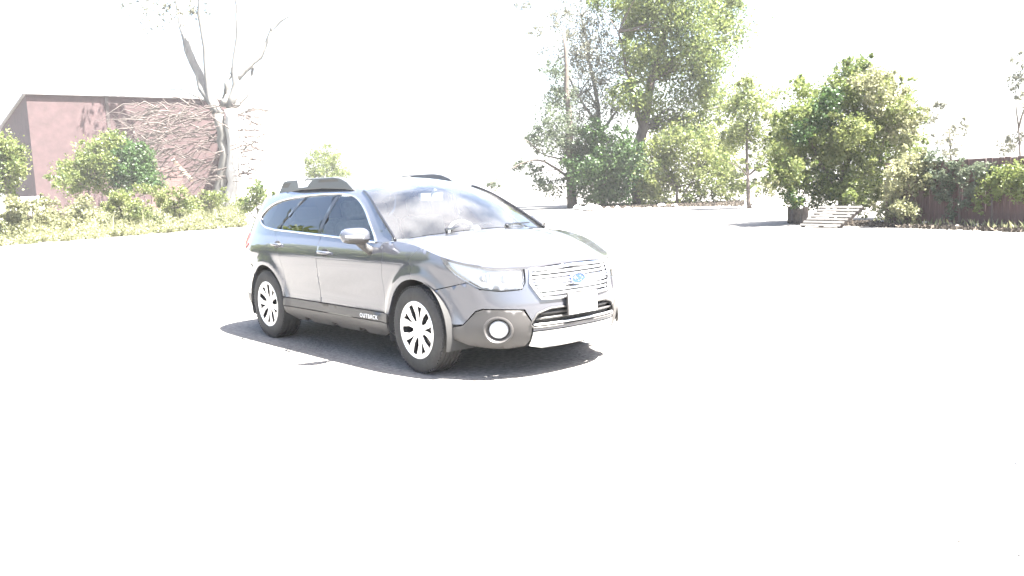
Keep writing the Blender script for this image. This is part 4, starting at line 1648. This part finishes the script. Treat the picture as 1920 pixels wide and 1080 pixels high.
# pale bare tree
dt = 56.0
TB = foot(428, dt)
tr = tag(empty('bare_tree', tuple(TB)), 'large pale bare tree with many upright limbs in front of the barn', 'tree')
paths = [([(437, 412), (437, 340), (438, 270), (432, 205)], .52, .36), ([(415, 405), (416, 340), (420, 280), (412, 215)], .46, .30),
         ([(418, 240, 56), (402, 200, 56.2), (382, 165, 56.5), (362, 115, 57), (345, 75, 57.6), (335, 20, 58.8), (330, -40, 59.9), (334, -125, 59.9)], .36, .20),
         ([(412, 215), (396, 190), (391, 140), (386, 90), (378, 30), (372, -60)], .34, .14),
         ([(420, 200), (428, 150), (440, 120)], .22, .10), ([(432, 205), (440, 160), (443, 110), (446, 50), (440, -30)], .30, .09),
         ([(442, 150), (458, 130), (478, 118), (497, 92), (510, 55), (528, 40), (550, 30)], .24, .05), ([(440, 200), (460, 180), (472, 145), (474, 122)], .19, .08),
         ([(508, 58), (512, 30), (508, 5)], .06, .02), ([(330, -40, 59.9), (294, -62, 59.9), (254, -40, 59.9), (236, -24, 59.9)], .20, .10), ([(332, -74, 59.9), (296, -109, 59.9), (244, -99, 59.9), (222, -80, 59.9)], .22, .12),
         ([(294, -62, 59.9), (262, -90, 59.9), (236, -120, 60)], .14, .08), ([(400, 195), (372, 183), (345, 170), (310, 164), (272, 162)], .09, .02),
         ([(440, 215), (470, 205), (510, 205), (572, 208)], .09, .02), ([(438, 300), (470, 270), (500, 250), (530, 262)], .10, .025), ([(440, 330), (470, 320), (490, 300)], .08, .03)]
mb, mw = MB(), MB()
for j, (pts, r0, r1) in enumerate(paths):
    dj = rg.uniform(-1.2, 1.2)
    P = [pix(q_[0], q_[1], q_[2] if len(q_) == 3 else dt + dj * min(1, i * .35)) - TB for i, q_ in enumerate(pts)]
    limb(mw if j == 0 else mb, P, r0, r1, 9, rg, .05)
mb.build('trunk', 'bark_pale', tr, smooth=True)
tag(mw.build('trunk', 'bark_white', tr, smooth=True), 'bleached white stem of the bare tree')
# dense drooping dead twigs on the left, thinner elsewhere
mb = MB()
for k in range(470):
    if k < 370:
        u0, v0 = rg.uniform(250, 440), 195 + 150 * rg.uniform(0, 1) ** 1.3
        L, ang = rg.uniform(20, 95), rg.uniform(120, 235)
    else:
        u0, v0 = rg.uniform(430, 470), rg.uniform(195, 340)
        L, ang = rg.uniform(25, 100), rg.uniform(-30, 30)
    d = dt + rg.uniform(-2.5, 2.0)
    P = []
    droop = rg.uniform(.0, .5)
    for i in range(4):
        t = i / 3
        P.append(pix(u0 + L * t * math.cos(R(ang)), v0 - L * t * math.sin(R(ang)) * .55 + droop * L * t * t + rg.normal() * 4, d + t * rg.uniform(-.8, .8)) - TB)
    r_ = rg.uniform(.014, .055)
    mb.tube(P, [r_, r_ * .8, r_ * .55, r_ * .25], 4, cap=False)
o = mb.build('twigs', 'twig', tr, smooth=True)
P = clump_points([(c - TB, rad, n) for c, rad, n in blobs_from([(340, 20, 22, 130), (330, -30, 30, 200), (376, 25, 18, 120), (300, 20, 26, 90), (378, -20, 26, 160), (440, -40, 30, 100)], dt, 1.0) + blobs_from([(255, 20, 22, 60), (290, 40, 22, 60), (300, -30, 30, 120), (260, -60, 30, 120)], dt + 3.5, 1.0)], rg, 10, .5)
link('crown', quads_mesh('crown', leaf_quads(P, .22, rg)), 'leaf_grey', tr)
# a plank leaning by the barn
p0, p1 = pix(325, 300, 58), pix(360, 338, 57)
pk = MB().tube([p0, p1], .16, 4).build('plank', 'plank')
tag(pk, 'tan plank leaning at a slant before the barn wall', 'plank')

# shrubs before the barn
for lab, u, d, lst, m_, sz in (
        ('dark green shrub against the middle of the barn wall', 240, 50, [(235, 285, 26, 900), (255, 300, 30, 1100), (220, 315, 32, 1100), (262, 330, 30, 1000), (235, 340, 30, 900), (210, 300, 22, 500), (270, 290, 20, 450), (285, 340, 24, 500)], 'leaf_deep', .24),
        ('mixed green shrub at the left half of the barn wall', 165, 48, [(185, 300, 28, 700), (150, 320, 32, 800), (120, 325, 26, 500), (180, 335, 32, 800), (140, 345, 30, 700), (195, 270, 24, 500), (165, 285, 24, 450), (215, 260, 18, 300)], 'leaf_mid', .22),
        ('bright green shrub cut off by the left edge of the photo', 10, 42, [(5, 270, 28, 900), (25, 290, 26, 800), (-5, 310, 32, 900), (30, 315, 22, 500), (10, 340, 30, 700)], 'leaf_bright', .2),
        ('shrub growing low behind the tail of the car', 480, 50, [(470, 380, 26, 700), (490, 370, 22, 500), (450, 392, 22, 500), (478, 350, 16, 250)], 'leaf_mid', .2)):
    fb = foot(u, d)
    plant('shrub', lab, 'shrub', fb, [([fb, pix(u, 340, d)], .06, .03)], blobs_from(lst, d, .8), m_, 'bark', sz, rg, sig=.3)
for i, (u, v, w_) in enumerate([(38, 346, 30), (66, 346, 22)]):
    p = foot(u, 47)
    o = MB().box((0, 0, .95), (pr(w_, 47), .7, 1.9)).build('white_box', 'white_wall', bevel=.03)
    o.location = p
    o.rotation_euler = (0, 0, YAW - math.pi / 2 + .15)
    tag(o, ('wider white box standing behind the weeds at far left', 'narrower white box beside it, nearer the barn corner')[i], 'box')

# band of tall weeds
q = [ground_at(-40, 462), ground_at(445, 424), foot(445, 50), foot(-40, 45)]
patch('tall_weeds', q, 900, blades(.35, 1.1, .03), 'leaf_straw')
P = []
for k in range(560):
    a_, b_ = rg.uniform(0, 1), rg.uniform(0, 1)
    p = (q[0] * (1 - a_) + q[1] * a_) * (1 - b_) + (q[3] * (1 - a_) + q[2] * a_) * b_
    if k > 470:
        b_ = -rg.uniform(0, .22) ** 1.4
        p = q[0] * (1 - a_) + q[1] * a_ + (q[0] - q[3]) * -b_
    h_ = rg.uniform(.25, .95) * (.6 + .8 * b_)
    if k > 470:
        h_ = rg.uniform(.1, .3)
    P.append((p + np.array([0, 0, h_ * .5]), (rg.uniform(.35, .7), rg.uniform(.35, .7), h_ * .6), int(rg.uniform(200, 420))))
P = clump_points(P, rg, 20, .17)
o = link('weed_cover', quads_mesh('weed_cover', leaf_quads(P, .10, rg)), 'leaf_straw')
o['kind'] = 'stuff'
k = 0
weed_labels = ['pale weed clump at the far left end of the weed band', 'second weed clump from the left edge, below the white boxes', 'tall straw green weed clump below the barn corner',
               'weed clump below the mixed green shrub', 'bright yellow green weed clump below the dark green shrub', 'rounded weed clump right of the dark green shrub',
               'yellow green weed clump below the slanting plank', 'weed clump just left of the bare tree trunk']
for lab, (u, d, h) in zip(weed_labels, [(15, 35, 95), (60, 37, 90), (115, 38, 95), (165, 39, 80), (225, 40, 90), (280, 41, 95), (335, 43, 80), (385, 46, 70)]):
    fb = foot(u, d)
    yb = 458 - u * .085
    bl = blobs_from([(u + rg.uniform(-26, 26), yb - h * rg.uniform(.15, .85), rg.uniform(13, 20), 300) for _ in range(9)], d, .7)
    plant('weed_clump', lab, 'weeds', fb, [([fb, pix(u, yb - h * .5, d)], .03, .01)], bl, 'leaf_straw' if u < 200 else 'leaf_bright', 'bark', .15, rg, 'tall weeds before the barn', sig=.22)

# trees across the lot behind the camera (seen mirrored in the car's side)
P = clump_points([((x, -16 + rg.uniform(-2, 2), rg.uniform(1.5, 10.0)), (2.3, 2.0, 2.0), 420) for x in np.arange(-80, -15, .75)], rg, 20, .5)
tl = link('far_tree_line', quads_mesh('far_tree_line', leaf_quads(P, .6, rg)), 'leaf_mid')
tl['kind'] = 'stuff'

# loose pebbles near the camera
for (u, v, s) in [(1906, 871, .016), (1730, 961, .011), (1880, 979, .010), (1868, 985, .009), (1892, 975, .009), (1800, 1015, .012), (1913, 1042, .012), (1915, 830, .012)]:
    p = ground_at(u, v)
    rock('pebble', 'small grey pebble lying loose on the bright gravel near the camera', 'pebble', (p[0], p[1], s * .3), s * .8, 'stone', 'loose pebbles on the gravel')
number_stones([o for o in bpy.data.objects if o.get('group') == 'loose pebbles on the gravel'], 'small grey pebble on the gravel near the camera, {}')
